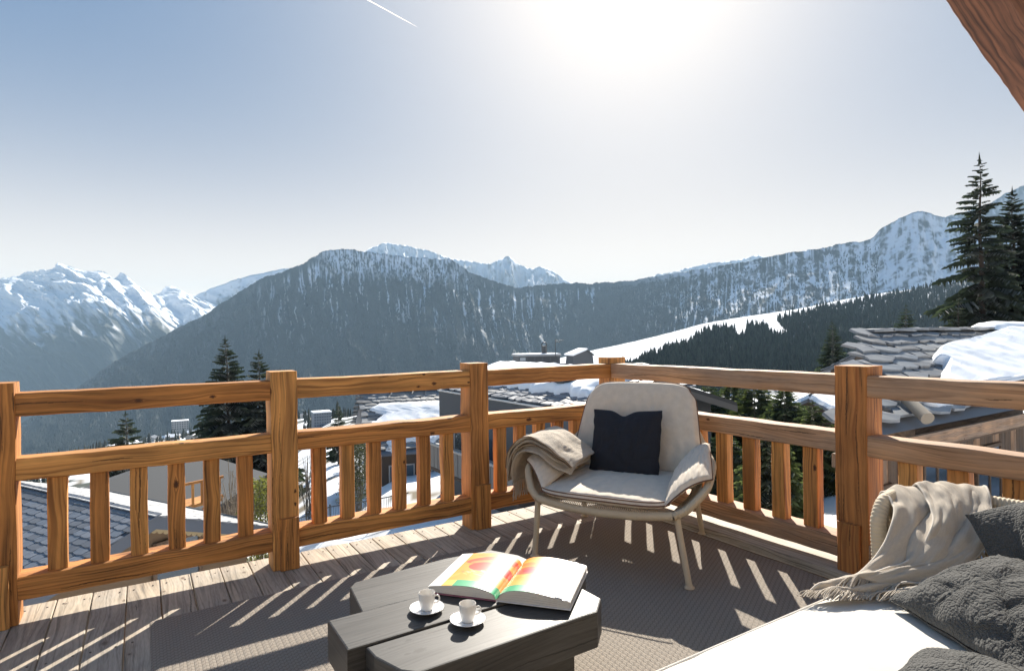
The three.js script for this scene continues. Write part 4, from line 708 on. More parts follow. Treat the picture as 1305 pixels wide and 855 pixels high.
// far woods: conifers too many to count
function fir(n = 7) { const g = []; for (const [y, r, h] of [[0.10, 0.17, 0.42], [0.34, 0.135, 0.36], [0.60, 0.095, 0.41]]) { const c = new THREE.ConeGeometry(r, h, n, 1, true); c.translate(0, y + h / 2, 0); g.push(c); } return mergeGeometries(g); }
function wood(name, spots, mat, simple) {
  const m = setup(new THREE.InstancedMesh(simple ? new THREE.ConeGeometry(0.19, 1, 5, 1, true).translate(0, 0.5, 0) : fir(), mat, spots.length)), M = new THREE.Matrix4(), q = new THREE.Quaternion(), c = new THREE.Color();
  spots.forEach(([p, h, k, w = 1], i) => { q.setFromAxisAngle(V(0, 1, 0), k * 40); M.compose(p, q, V(h * w, h, h * w)); m.setMatrixAt(i, M); m.setColorAt(i, c.setRGB(0.55 + 0.9 * k, 0.55 + 0.9 * k, 0.55 + 0.9 * k)); });
  m.name = numbered(name); m.userData.kind = 'stuff'; scene.add(m); return m;
}
{
  const r = rng(404), spots = [];
  for (let i = 0; i < 26000; i++) { const px = 780 + r() * 640, t = Math.pow(r(), 0.8) * 0.75, u = (px - 560) / 1040; if (woodland(px, t) < 0.5) continue; const p = hillPos(u, t); p.y -= 0.6; spots.push([p, 5 + 7 * r() + 11 * r() * r(), r(), 0.8 + 0.5 * r()]); }
  wood('conifer_wood', spots, std(0.034, 0.045, 0.030, 1));
}
{
  const r = rng(808), spots = [];
  for (let i = 0; i < 200000; i++) {
    const u = r(), t = 0.02 + 0.95 * r(), px = lerp(-60, 1040, u), open = fbm(px * 0.06, t * 8, 5), str = fbm(px * 0.20 + 0.6 * open, t * 2.2, 4);
    if (px > 900 || r() < smooth(0.05, 0.4, str + 0.2 * open) * smooth(0.65, 0.25, t) || (t < 0.12 && r() < 0.7)) continue;
    const scree = smooth(0.05, 0.35, str * 0.7 + open * 0.6) * smooth(0.22, 0.38, t) * smooth(0.85, 0.6, t) * (smooth(520, 600, px) * smooth(860, 760, px)); if (r() < scree) continue;
    const p = bigPos(u, t); spots.push([p, 9 + 12 * r(), r(), 1.15]);
  }
  for (let i = 0; i < 90000; i++) {
    const px = 640 + 480 * r(), t = 0.03 + 0.94 * r(), n = fbm(px * 0.05, t * 8, 5), chute = fbm(px * 0.26 + 0.25 * n, t * 2.0, 3);
    if (r() < smooth(0.12, 0.30, chute) * smooth(0.9, 0.4, t) * smooth(760, 900, px) || r() < 0.85 * smooth(840, 980, px) * smooth(0.42, 0.30, t + 0.16 * n)) continue;
    spots.push([ridgePos((px - 640) / 860, t), 8 + 11 * r(), r(), 1.15]);
  }
  wood('mountain_forest', spots, std(0.020, 0.027, 0.022, 1), true);
}
{ // scattered trees round the village below
  const r = rng(1212), spots = [];
  for (let i = 0; i < 5200; i++) { const px = -60 + r() * 640, d = 420 + 950 * r(), p = sight(px, 427, d); if (fbm(p.x / 90, p.z / 90, 3) + 0.25 * (r() - 0.5) < 0.22) continue; p.y = landHeight(p.x, p.z) - 0.4; spots.push([p, 6 + 9 * r(), r()]); }
  wood('village_trees', spots, std(0.03, 0.036, 0.026, 1));
}

// ------------------------------------------------------------------ neighbouring buildings
const PLASTER = std(0.55, 0.52, 0.47, 0.9), DARKWOOD = std(0.085, 0.062, 0.048, 0.85), GREYWALL = std(0.085, 0.09, 0.098, 0.8), SNOWMAT = new THREE.MeshStandardMaterial({ color: new THREE.Color().setRGB(0.90, 0.91, 0.93), roughness: 0.85 }), METAL = std(0.06, 0.065, 0.07, 0.45, { metalness: 0.4 });
const PANE = new THREE.MeshPhysicalMaterial({ color: new THREE.Color().setRGB(0.06, 0.08, 0.10), roughness: 0.08, clearcoat: 1 });
function stoneMats(n, base, seed) { const r = rng(seed); return Array.from({ length: n }, () => { const k = 0.72 + 0.56 * r(), w = 0.96 + 0.08 * r(), rough = 0.32 + 0.25 * r(); return std(base[0] * k * w, base[1] * k, base[2] * k / w, rough); }); }
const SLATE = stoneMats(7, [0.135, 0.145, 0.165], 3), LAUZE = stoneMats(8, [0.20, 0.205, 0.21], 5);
// split stone slab lying in the xz plane, its lower edge towards +z; broken outline
function flake(w, d, t, seed, ragged) {
  const r = rng(seed), n = 9, top = [], P = [], I = [];
  const out = [[-0.5, -0.5], [0, -0.5], [0.5, -0.5], [0.5, 0], [0.5, 0.42], [0.2, 0.5], [-0.2, 0.5], [-0.5, 0.42], [-0.5, 0]];
  for (const [x, z] of out) top.push([x * w * (1 + ragged * (r() - 0.5)), z * d * (1 + ragged * (r() - 0.5)), (r() - 0.5) * t * 0.5]);
  for (const [x, z, y] of top) P.push(x * 0.97, t + y, z * 0.97); for (const [x, z, y] of top) P.push(x, t * 0.4 + y, z); for (const [x, z] of top) P.push(x, 0, z); P.push(0, t * 1.05, 0);
  for (let i = 0; i < n; i++) { const j = (i + 1) % n; I.push(27, j, i, i, j, n + j, i, n + j, n + i, n + i, n + j, 2 * n + j, n + i, 2 * n + j, 2 * n + i); }
  const g = new THREE.BufferGeometry(); g.setAttribute('position', new THREE.Float32BufferAttribute(P, 3)); g.setIndex(I); const f = g.toNonIndexed(); f.computeVertexNormals(); f.setAttribute('uv', new THREE.Float32BufferAttribute(new Float32Array(f.attributes.position.count * 2), 2)); return f;
}
// lay courses on a roof slope. slope(a, b): a along the eave, b down the slope -> point; returns [matrix, seed] in order
function courses(o) {
  const { a0, a1, bMax, expose, w, jitter = 0.3, tilt = 0.07, O, ea, eb, seed } = o, r = rng(seed), up0 = eb.clone().cross(ea).normalize(), flip = up0.y < 0, up = flip ? up0.negate() : up0, ex = flip ? ea.clone().negate() : ea, out = [];
  for (let b = expose, k = 0; b <= bMax + 0.001; b += expose, k++) for (let a = a0(b) + (k % 2) * w * 0.5 - w * 0.5 + w * 0.2 * r(); a < a1(b);) {
    const ww = w * (1 - jitter * 0.5 + jitter * r()), p = O.clone().addScaledVector(ea, a + ww / 2).addScaledVector(eb, b - expose * 0.75).addScaledVector(up, 0.015);
    const M = new THREE.Matrix4().makeBasis(ex, up, eb), R = new THREE.Matrix4().makeRotationX(-tilt - 0.03 * r()).multiply(new THREE.Matrix4().makeRotationY((r() - 0.5) * jitter * 0.25)); M.multiply(R).setPosition(p); out.push([M, ww, r()]); a += ww + (o.gap ?? 0.008);
  }
  return out;
}
function layRoof(parent, list, name, mats, depth, thick, ragged, seed, limit, near) {
  const r = rng(seed), protos = Array.from({ length: 7 }, (_, i) => flake(1, depth, thick, seed + i * 13, ragged));
  if (near) list.sort((p, q) => V(p[0].elements[12], p[0].elements[13], p[0].elements[14]).distanceTo(near) - V(q[0].elements[12], q[0].elements[13], q[0].elements[14]).distanceTo(near));
  const rest = [];
  list.forEach(([M, w, k], i) => {
    const m = M.clone().multiply(new THREE.Matrix4().makeScale(w, 1, 1)), g = protos[Math.floor(k * 7) % 7];
    if (i < limit) { const s = part(name, g, mats[Math.floor(r() * mats.length)], parent); s.matrixAutoUpdate = false; s.matrix.copy(m); m.decompose(s.position, s.quaternion, s.scale); s.matrixAutoUpdate = true; } else rest.push(g.clone().applyMatrix4(m));
  });
  if (rest.length) part(name + '_field', mergeGeometries(rest), mats[1], parent).userData.kind = 'stuff';
}
// lumpy snow lying on a patch: f(u, v) on the surface, n its upward normal, th(u, v) its depth
function snowOn(f, n, th, nu, nv, seed, wob = 0.25) {
  return sheet(nu, nv, (u, v) => { const e = Math.min(1, Math.min(u, 1 - u) * 2 * nu / 5, Math.min(v, 1 - v) * 2 * nv / 5), p = f(u, v), k = Math.sqrt(clamp(e)); return p.addScaledVector(n, -0.02 + th * k * (1 + wob * fbm(p.x * 1.3 + seed, p.z * 1.3, 3))); });
}
function boxG(x0, x1, y0, y1, z0, z1, r = 0.012) { return xf(new RoundedBoxGeometry(x1 - x0, y1 - y0, z1 - z0, 1, Math.min(r, (x1 - x0) / 3, (y1 - y0) / 3, (z1 - z0) / 3)), { t: [(x0 + x1) / 2, (y0 + y1) / 2, (z0 + z1) / 2] }); }
function windowOn(parent, x0, x1, y0, y1, z, s = 1, frame = OLDWOOD) { // on a wall whose outside looks to s * z
  const w = part('window', boxG(x0, x1, y0, y1, Math.min(z, z + s * 0.03), Math.max(z, z + s * 0.03)), PANE, parent), b = 0.07, z1 = z + s * 0.05;
  const fr = (a, b2, c, d) => boxG(a, b2, c, d, Math.min(z - s * 0.01, z1), Math.max(z - s * 0.01, z1));
  part('window_frame', mergeGeometries([fr(x0 - b, x1 + b, y1, y1 + b), fr(x0 - b, x1 + b, y0 - b, y0), fr(x0 - b, x0, y0, y1), fr(x1, x1 + b, y0, y1), fr((x0 + x1) / 2 - 0.025, (x0 + x1) / 2 + 0.025, y0, y1)]), frame, w);
}

{ // stone-roofed chalet beside the terrace
  const t = thing('stone_roof_chalet', 'timber chalet with rough stone slab roof partly under snow beside the deck', 'house');
  const O = V(7.18, -0.08, -3.89), pitch = THREE.MathUtils.degToRad(28), ea = V(1, 0, 0), dn = V(0, -Math.sin(pitch), Math.cos(pitch)), RID = V(12.53, 1.23, -6.34), slopeL = 2.78, up = dn.clone().cross(ea).normalize();
  const left = (b) => lerp(12.53, 7.18, b / slopeL), base = V(0, 1.23, -6.34);
  const deckP = (a, b, y = 0) => base.clone().addScaledVector(ea, a).addScaledVector(dn, b).addScaledVector(up, y);
  part('roof_deck', sheet(20, 8, (u, v) => deckP(lerp(left(v * slopeL) + 0.1, 24, u), v * slopeL * 0.97, -0.03)), std(0.20, 0.20, 0.205, 0.9), t);
  layRoof(t, courses({ a0: left, a1: (b) => lerp(20.5, 14.6, b / slopeL), bMax: slopeL + 0.05, expose: 0.285, w: 0.62, jitter: 0.7, tilt: 0.13, O: base, ea, eb: dn, seed: 71, gap: 0.035 }), 'stone_slab', LAUZE, 0.44, 0.038, 0.6, 300, 300);
  // far slope and ridge stones
  const db = V(0, -Math.sin(pitch), -Math.cos(pitch));
  part('far_slope', sheet(2, 2, (u, v) => V(lerp(12.6 + 3.4 * v, 24, u), 1.23 - v * 1.6, -6.34 - v * 3)), DARKWOOD, t);
  for (let i = 0, r = rng(8); i < 12; i++) { const x = 12.6 + i * 0.72 + 0.1 * r(); const s = part('ridge_slab', flake(0.75 + 0.2 * r(), 0.42, 0.05, 60 + i, 0.35), LAUZE[i % 8], t); s.position.set(x, 1.245 + 0.015 * r(), -6.33); s.rotation.set(0.12 * (r() - 0.5), 0, 0.05 * (r() - 0.5)); }
  // snow: a thick tongue sliding down the right part of the slope
  const edge = [[0.05, 19.5], [0.25, 18.2], [0.50, 16.6], [0.73, 15.0], [0.9, 13.6], [1.05, 12.75], [1.27, 12.25], [1.5, 12.2], [1.75, 11.5], [2.0, 10.9], [2.2, 9.95], [2.38, 9.75], [2.5, 10.15]];
  const snowF = (u, v) => { const b = lerp(0.05, 2.47, v), a0 = curveAt(edge, b) + 0.10 * fbm(b * 4, 3, 2), a1 = lerp(23, b > 2.2 ? 10.9 : 23, smooth(2.05, 2.35, b)); return deckP(lerp(a0, Math.max(a1, a0 + 0.5), Math.pow(u, 1.6)), b, 0.05); };
  part('snow_cover', sheet(90, 60, (u, v) => { const e = Math.min(1, u * 16, v * 10, (1 - v) * 9), p = snowF(u, v), k = Math.sqrt(clamp(e)); return p.addScaledVector(up, 0.20 * k * (1 + 0.14 * fbm(p.x * 0.8, p.z * 1.0, 3)) + 0.004 * fbm(p.x * 5, p.z * 5, 2)); }), SNOWMAT, t);
  part('ridge_snow', snowOn((u, v) => V(lerp(17.6, 24, u), 1.25 + 0.05 * Math.sin(Math.PI * v), lerp(-6.7, -6.0, v)), V(0, 1, 0), 0.16, 40, 10, 4), SNOWMAT, t);
  // log that holds the snow, lying down the slope
  const a = deckP(9.41, 2.02, 0.16), b = deckP(8.92, 2.74, 0.16), lg = part('snow_guard_log', xf(new THREE.CylinderGeometry(0.075, 0.085, a.distanceTo(b), 18, 6), {}), std(0.36, 0.30, 0.23, 0.9), t); lg.position.copy(a.clone().lerp(b, 0.5)); lg.quaternion.setFromUnitVectors(V(0, 1, 0), a.clone().sub(b).normalize());
  // eaves timber, wall, door and window below
  part('eaves_board', timberAt('x', 7.25, 15, 0.20, 0.06, -0.26, -3.99, 77), LARCH_GREY[0], t);
  part('wall_plate', timberAt('x', 7.6, 15, 0.18, 0.2, -0.40, -4.30, 79), OLDWOOD, t);
  part('wall', boxG(8.32, 15, -3.6, -0.46, -4.75, -4.6), OLDWOOD, t); part('wall', boxG(10.6, 15, -3.6, -0.2, -6.0, -4.75), OLDWOOD, t);
  for (let i = 0; i < 26; i++) part('wall_board', timberAt('y', -3.3, -0.48, 0.255, 0.03, 8.45 + i * 0.262, -4.585, 700 + i, { seg: 6, wob: 0.002 }), i % 3 ? OLDWOOD : LARCH_GREY[i % 2], t);
  part('corner_post', timberAt('y', -3.3, -0.45, 0.18, 0.18, 8.34, -4.5, 733), std(0.42, 0.37, 0.31, 0.9), t);
  windowOn(t, 8.85, 9.35, -2.3, -1.05, -4.56); windowOn(t, 10.4, 11.2, -1.75, -0.85, -4.56); windowOn(t, 12.3, 13.2, -1.75, -0.85, -4.56);
}
{ // slate-roofed chalet below the terrace on the valley side
  const t = thing('slate_roof_chalet', 'chalet below the deck with overlapping grey slate roof', 'house');
  const N = sight(196, 657.6, 15), az = THREE.MathUtils.degToRad(-29.3), rd = V(Math.sin(az), 0, -Math.cos(az)), pr = V(Math.cos(az), 0, Math.sin(az)), L = 9.5, tanp = 0.364, WL = 4.4, WR = 3.55;
  const k = 1 / Math.hypot(1, tanp), dL = pr.clone().negate().add(V(0, -tanp, 0)).multiplyScalar(k), dR = pr.clone().add(V(0, -tanp, 0)).multiplyScalar(k);
  const quad = (p, q, r, s, th = 0.16) => { const n = q.clone().sub(p).cross(s.clone().sub(p)).normalize().multiplyScalar(th); if (n.y < 0) n.negate(); const f = (a, b, c, d) => sheet(1, 1, (u, v) => a.clone().lerp(b, u).lerp(d.clone().lerp(c, u), v)); const P = [p, q, r, s], Q = P.map((x) => x.clone().sub(n)); return mergeGeometries([f(...P), f(Q[3], Q[2], Q[1], Q[0]), ...[0, 1, 2, 3].map((i) => f(P[i], Q[i], Q[(i + 1) % 4], P[(i + 1) % 4]))]); };
  const far = N.clone().addScaledVector(rd, L), eL = (p) => p.clone().addScaledVector(dL, WL / k), eR = (p) => p.clone().addScaledVector(dR, WR / k);
  const dark = std(0.135, 0.145, 0.165, 0.8);
  part('roof_deck', quad(N, eL(N), eL(far), far), dark, t); part('roof_deck', quad(N, far, eR(far), eR(N)), dark, t);
  const list = courses({ a0: () => 0.02, a1: () => L - 0.1, bMax: WL / k, expose: 0.235, w: 0.36, jitter: 0.35, tilt: 0.07, O: N, ea: rd, eb: dL, seed: 19 });
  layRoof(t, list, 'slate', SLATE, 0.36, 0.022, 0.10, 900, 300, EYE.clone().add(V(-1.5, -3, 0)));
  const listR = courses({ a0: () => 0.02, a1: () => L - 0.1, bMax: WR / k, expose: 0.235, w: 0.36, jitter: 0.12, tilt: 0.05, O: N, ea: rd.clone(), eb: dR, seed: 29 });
  layRoof(t, listR, 'slate_sunlit', stoneMats(5, [0.36, 0.365, 0.37], 9), 0.36, 0.02, 0.10, 950, 0);  // same slate made paler: sunlight on this slope is put into the colour
  part('gutter', tube([eR(N), eR(far)].map((p) => p.clone().add(V(0, 0.02, 0))), 0.07, 4, 10), METAL, t);
  part('barge_board', quad(N.clone().addScaledVector(rd, -0.03), eR(N).addScaledVector(rd, -0.03), eR(N).addScaledVector(rd, -0.03).add(V(0, -0.32, 0)), N.clone().addScaledVector(rd, -0.03).add(V(0, -0.32, 0)), 0.05), dark, t);
  part('barge_board', quad(N.clone().addScaledVector(rd, -0.03), N.clone().addScaledVector(rd, -0.03).add(V(0, -0.32, 0)), eL(N).addScaledVector(rd, -0.03).add(V(0, -0.32, 0)), eL(N).addScaledVector(rd, -0.03), 0.05), dark, t);
  // gable wall set back under the verge, with scalloped trim and a window
  const G = N.clone().addScaledVector(rd, 0.55), wl = WL - 0.6, wr = WR - 0.5, pt = (s, y) => G.clone().addScaledVector(pr, s).add(V(0, y, 0));
  const wallS = new THREE.Shape([[-wl, -wl * tanp - 0.2], [0, -0.2], [wr, -wr * tanp - 0.2], [wr, -4.6], [-wl, -4.6]].map((q) => new THREE.Vector2(...q))), wg = new THREE.ExtrudeGeometry(wallS, { depth: 0.2, bevelEnabled: false });
  const M = new THREE.Matrix4().makeBasis(pr, V(0, 1, 0), rd.clone().negate()).setPosition(G.clone().addScaledVector(rd, 0.2)); wg.applyMatrix4(M); part('gable_wall', wg, std(0.20, 0.13, 0.075, 0.85), t);
  const trim = []; for (let i = 0; i < 22; i++) { const s = 0.1 + i * 0.155, c = new THREE.CylinderGeometry(0.08, 0.08, 0.04, 14, 1, false, 0, Math.PI).rotateX(Math.PI / 2).rotateZ(-Math.PI / 2); c.rotateZ(0); c.applyMatrix4(new THREE.Matrix4().makeBasis(pr, V(0, 1, 0), rd.clone().negate()).setPosition(pt(s, -s * tanp - 0.40).addScaledVector(rd, -0.1))); trim.push(c); }
  part('scalloped_trim', mergeGeometries(trim), std(0.46, 0.35, 0.20, 0.8), t);
  part('trim_board', quad(pt(0, -0.2).addScaledVector(rd, -0.12), pt(wr, -wr * tanp - 0.2).addScaledVector(rd, -0.12), pt(wr, -wr * tanp - 0.42).addScaledVector(rd, -0.12), pt(0, -0.42).addScaledVector(rd, -0.12), 0.03), std(0.46, 0.35, 0.20, 0.8), t);
  const wq = part('window', quad(pt(0.3, -0.95).addScaledVector(rd, -0.03), pt(1.5, -0.95).addScaledVector(rd, -0.03), pt(1.5, -2.2).addScaledVector(rd, -0.03), pt(0.3, -2.2).addScaledVector(rd, -0.03), 0.03), PANE, t);
  part('window_frame', mergeGeometries([[0.22, 0.32, -0.88, -2.28], [1.48, 1.58, -0.88, -2.28], [0.22, 1.58, -0.86, -0.96], [0.22, 1.58, -2.19, -2.29]].map(([a, b, c, d]) => quad(pt(a, c).addScaledVector(rd, -0.05), pt(b, c).addScaledVector(rd, -0.05), pt(b, d).addScaledVector(rd, -0.05), pt(a, d).addScaledVector(rd, -0.05), 0.05))), OLDWOOD, wq);
  const box2 = [pt(-wl, 0), pt(wr, 0)].map((p) => p); // body behind
  const bw = new THREE.BoxGeometry(wl + wr, 3.0, L - 1.2); bw.applyMatrix4(new THREE.Matrix4().makeBasis(pr, V(0, 1, 0), rd.clone().negate()).setPosition(G.clone().addScaledVector(pr, (wr - wl) / 2).addScaledVector(rd, (L - 1.2) / 2 + 0.21).add(V(0, -3.1, 0)))); part('body_wall', bw, PLASTER, t);
  const mid = N.clone().addScaledVector(rd, 3.4).addScaledVector(dR, 0.6);
}
// a plain chalet: local x along the ridge, near eave towards +z
function chalet(name, label, o) {
  const { pos, turn, L, W, ridge, eave, ground, wall = DARKWOOD, roofMat = SLATE[2], snow = 0.3, over = 0.5, group } = o;
  const t = thing(name, label, 'house', group, [pos.x, 0, pos.z], turn), k = (ridge - eave) / W;
  const sh = new THREE.Shape([[-W, ground], [W, ground], [W, eave], [0, ridge - 0.12], [-W, eave]].map((q) => new THREE.Vector2(...q))), g = new THREE.ExtrudeGeometry(sh, { depth: L - 2 * over, bevelEnabled: false }); g.rotateY(Math.PI / 2); g.translate(-L / 2 + over, 0, 0); part('wall', g, wall, t);
  for (const s of [-1, 1]) {
    const d = V(0, -k, s).normalize(), len = (W + over) * Math.hypot(1, k), n = V(0, 1, s * k).normalize();
    const f = (u, v) => V(lerp(-L / 2, L / 2, s > 0 ? u : 1 - u), ridge, 0).addScaledVector(d, v * len);
    const th = 0.14, top = sheet(1, 1, (u, v) => f(u, 1 - v)), bot = sheet(1, 1, (u, v) => f(u, v).addScaledVector(n, -th)), e1 = sheet(1, 1, (u, v) => f(u, 1).addScaledVector(n, -th * v)), e2 = sheet(1, 1, (u, v) => f(0, u).addScaledVector(n, -th * v)), e3 = sheet(1, 1, (u, v) => f(1, u).addScaledVector(n, -th * v));
    const sl = part('roof_slope', mergeGeometries([top, bot, e1, e2, e3]), roofMat, t);
    if (snow) { const [v0, v1, u0, u1] = o.snowSpan ?? [0.0, 0.92, 0.02, 0.98], wv = (u) => 0.16 * fbm(u * 4 + L, s * 3, 4); part('snow_cover', sheet(60, 24, (u, v) => { const uu = lerp(u0 + 0.10 * fbm(v * 3 + 2, L, 3), u1 + 0.12 * fbm(v * 3, L + 5, 3), u), vv = lerp(v0, v1 + wv(uu), v), e = Math.sqrt(clamp(Math.min(1, v * 20 + (v0 === 0 ? 1 : 0), (1 - v) * 12, u * 30, (1 - u) * 30))), p = f(uu, vv); return p.addScaledVector(n, snow * e * (1 + 0.25 * fbm(p.x * 0.8 + L, p.z * 0.8, 3)) + 0.01); }), SNOWMAT, sl); }
    if (o.courses) layRoof(t, courses({ a0: () => -L / 2, a1: () => L / 2 - 0.2, bMax: len, expose: o.courses, w: o.courses * 2, jitter: 0.5, tilt: 0.08, O: V(0, ridge + 0.02, 0), ea: s > 0 ? V(1, 0, 0) : V(1, 0, 0), eb: d, seed: L * 10 + s }), 'stone_slab', LAUZE, o.courses * 1.7, 0.05, 0.4, 40 + L, s > 0 ? (o.limit ?? 120) : 0);
  }
  return t;
}
{ // dark-roofed chalet with a timber balcony, behind the slate one
  const p = sight(178, 610, 27), y = p.y, t = chalet('dark_roof_chalet', 'low chalet with dark grey roof and timber balcony behind the slate roof', { pos: p, turn: THREE.MathUtils.degToRad(61), L: 9, W: 3.6, ridge: y + 0.45, eave: y - 0.75, ground: y - 5, snow: 0, roofMat: std(0.035, 0.04, 0.047, 0.9) });
  const B = sight(247, 625, 24), b = thing('timber_balcony', 'small brown timber balcony with sunlit posts behind the slate roof', 'balcony', null, [B.x, B.y, B.z], 0.4);
  part('floor', boxG(-1.1, 0.9, -0.55, -0.43, -0.6, 0.5), LARCH[0], b); part('handrail', xf(timber(2.1, 0.1, 0.1, 31), { t: [-0.1, 0.42, 0.45] }), LARCH[1], b);
  part('brace', xf(timber(2.3, 0.12, 0.1, 33), { r: [0, 0, 0.45], t: [-0.1, -0.85, 0.44] }), LARCH[2], b);
  for (let i = 0; i < 6; i++) part('baluster', timberAt('y', -0.43, 0.40, 0.09, 0.06, -1.0 + i * 0.36, 0.45, 35 + i), LARCH[i % 4], b);
  part('support_post', timberAt('y', -4.5, -0.5, 0.16, 0.16, 0.8, -0.4, 45), OLDWOOD, b);
}
{ // long chalet end-on, a dark gable towards the terrace and thick snow on its roof
  const xL = 10.65, xM = 13.55, xR = 16.6, yE = -0.96, yR = -0.16, yD = -1.02, z0 = -13.0, z1 = -23.0, t = thing('snow_roof_chalet', 'grey-walled chalet with thick snow on its low roof beyond the corner post', 'house');
  const sh = new THREE.Shape([[xL + 0.3, -7.5], [xR - 0.5, -7.5], [xR - 0.5, yD + 0.02], [xM, yR - 0.22], [xL + 0.3, yE - 0.12]].map((q) => new THREE.Vector2(...q))), g = new THREE.ExtrudeGeometry(sh, { depth: 9.2, bevelEnabled: false }); g.translate(0, 0, z1 + 0.4); part('wall', g, GREYWALL, t);
  part('side_wall', boxG(xL, xL + 0.31, -7.5, yE - 0.05, z1, z0), GREYWALL, t);
  part('parapet_cap', boxG(xL - 0.06, xL + 0.12, yE - 0.05, yE + 0.02, z1 - 0.05, z0 + 0.05), std(0.55, 0.54, 0.52, 0.5), t);
  const slab = (xa, ya, xb, yb) => { const f = (u, v, d) => V(lerp(xa, xb, u), lerp(ya, yb, u) - d, lerp(z0 + 0.25, z1, v)); return mergeGeometries([sheet(1, 1, (u, v) => f(u, v, 0)), sheet(1, 1, (u, v) => f(1 - u, v, 0.16)), sheet(1, 1, (u, v) => f(u, 0, 0.16 * (1 - v))), sheet(1, 1, (u, v) => f(1, u, 0.16 * (1 - v)))]); };
  part('roof_slope', slab(xL + 0.1, yE, xM, yR), SLATE[1], t); part('roof_slope', slab(xM, yR, xR, yD), std(0.075, 0.07, 0.066, 0.85), t);
  part('barge_board', sheet(1, 1, (u, v) => V(lerp(xM, xR, u), lerp(yR, yD, u) - 0.12 - 0.2 * (1 - v), z0 + 0.27)), std(0.16, 0.145, 0.13, 0.85), t);
  const eb = V(xL - xM, yE - yR, 0), Ls = eb.length(); eb.normalize();
  layRoof(t, courses({ a0: () => 0, a1: () => 9.9, bMax: Ls, expose: 0.3, w: 0.6, jitter: 0.5, tilt: 0.05, O: V(xM, yR + 0.03, z1), ea: V(0, 0, 1), eb, seed: 5 }), 'slab', SLATE, 0.5, 0.05, 0.4, 77, 300, EYE);
  const n = V(-eb.y, eb.x, 0).normalize(); if (n.y < 0) n.negate();
  part('snow_cover', sheet(50, 90, (u, v) => { const z = lerp(-14.0, z1 - 0.05, v), s = lerp(0.0, Ls - 0.85 + 0.30 * fbm(v * 9, 1, 4), u), e = Math.sqrt(clamp(Math.min(1, (1 - u) * 9, v * 20, (1 - v) * 20))), p = V(xM, yR, z).addScaledVector(eb, s); return p.addScaledVector(n, 0.06 + 0.30 * e * (1 + 0.2 * fbm(p.x * 0.9, z * 0.7, 3))); }), SNOWMAT, t);
  part('ridge_snow', sheet(20, 90, (u, v) => { const z = lerp(-14.2, z1, v), e = Math.sqrt(clamp(Math.min(1, (1 - u) * 6, v * 20))); return V(xM + u * 1.5, yR - u * 0.42 + 0.06 + 0.28 * e * (1 + 0.2 * fbm(v * 9, u * 2 + 4, 3)), z); }), SNOWMAT, t);
  const ch = part('chimney', boxG(xL + 1.0, xL + 1.7, yE + 0.2, yE + 0.75, -16.4, -15.6), METAL, t); part('chimney_cap', boxG(xL + 0.92, xL + 1.78, yE + 0.75, yE + 0.81, -16.48, -15.52), METAL, ch);
  for (let i = 0; i < 4; i++) { const z = -21.5 + i * 2.3, w = part('window', boxG(xL - 0.02, xL + 0.05, -3.2, -2.0, z, z + 1.1), PANE, t); part('window_frame', mergeGeometries([boxG(xL - 0.05, xL + 0.02, -2.0, -1.92, z - 0.08, z + 1.18), boxG(xL - 0.05, xL + 0.02, -3.28, -3.2, z - 0.08, z + 1.18), boxG(xL - 0.05, xL + 0.02, -3.2, -2.0, z - 0.08, z), boxG(xL - 0.05, xL + 0.02, -3.2, -2.0, z + 1.1, z + 1.18)]), std(0.4, 0.38, 0.35, 0.8), w); }
  const y = -3.75, b = part('balcony', boxG(xL - 1.15, xL - 0.01, y - 0.12, y, -22.4, -15.0), DARKWOOD, t); for (let i = 0; i < 22; i++) part('balcony_board', boxG(xL - 1.16, xL - 1.12, y + 0.02, y + 0.85, -22.35 + i * 0.335, -22.35 + i * 0.335 + 0.29), std(0.22, 0.2, 0.18, 0.9), b); part('balcony_rail', boxG(xL - 1.19, xL - 1.08, y + 0.85, y + 0.93, -22.4, -15), std(0.4, 0.38, 0.35, 0.8), b);
  for (let i = 0; i < 2; i++) windowOn(t, 12.0 + i * 1.9, 13.1 + i * 1.9, -3.4, -2.1, z1 + 9.6, 1);
}
{
  const p = sight(548, 527, 36), t = chalet('snowy_slope_chalet', 'dark chalet with stone slab roof half buried in snow left of the grey chalet', { pos: p, turn: THREE.MathUtils.degToRad(-12), L: 8, W: 4.6, ridge: p.y + 1.35, eave: p.y - 1.0, ground: p.y - 7, snow: 0.22, snowSpan: [0.22, 0.93, 0.06, 0.8], courses: 0.34, limit: 220, wall: DARKWOOD });
  for (let i = 0; i < 3; i++) windowOn(t, -3.1 + i * 2.2, -1.9 + i * 2.2, p.y - 3.3, p.y - 2.0, 4.6, 1, std(0.4, 0.38, 0.36, 0.8));
  const b = part('balcony', boxG(-3.6, 3.6, p.y - 4.0, p.y - 3.85, 4.6, 5.7), OLDWOOD, t); part('balcony_rail', boxG(-3.6, 3.6, p.y - 3.0, p.y - 2.9, 5.62, 5.7), std(0.45, 0.44, 0.42, 0.8), b);
  for (let i = 0; i < 18; i++) part('balcony_board', boxG(-3.5 + i * 0.39, -3.5 + i * 0.39 + 0.3, p.y - 3.85, p.y - 3.0, 5.64, 5.68), std(0.30, 0.29, 0.27, 0.9), b);
}
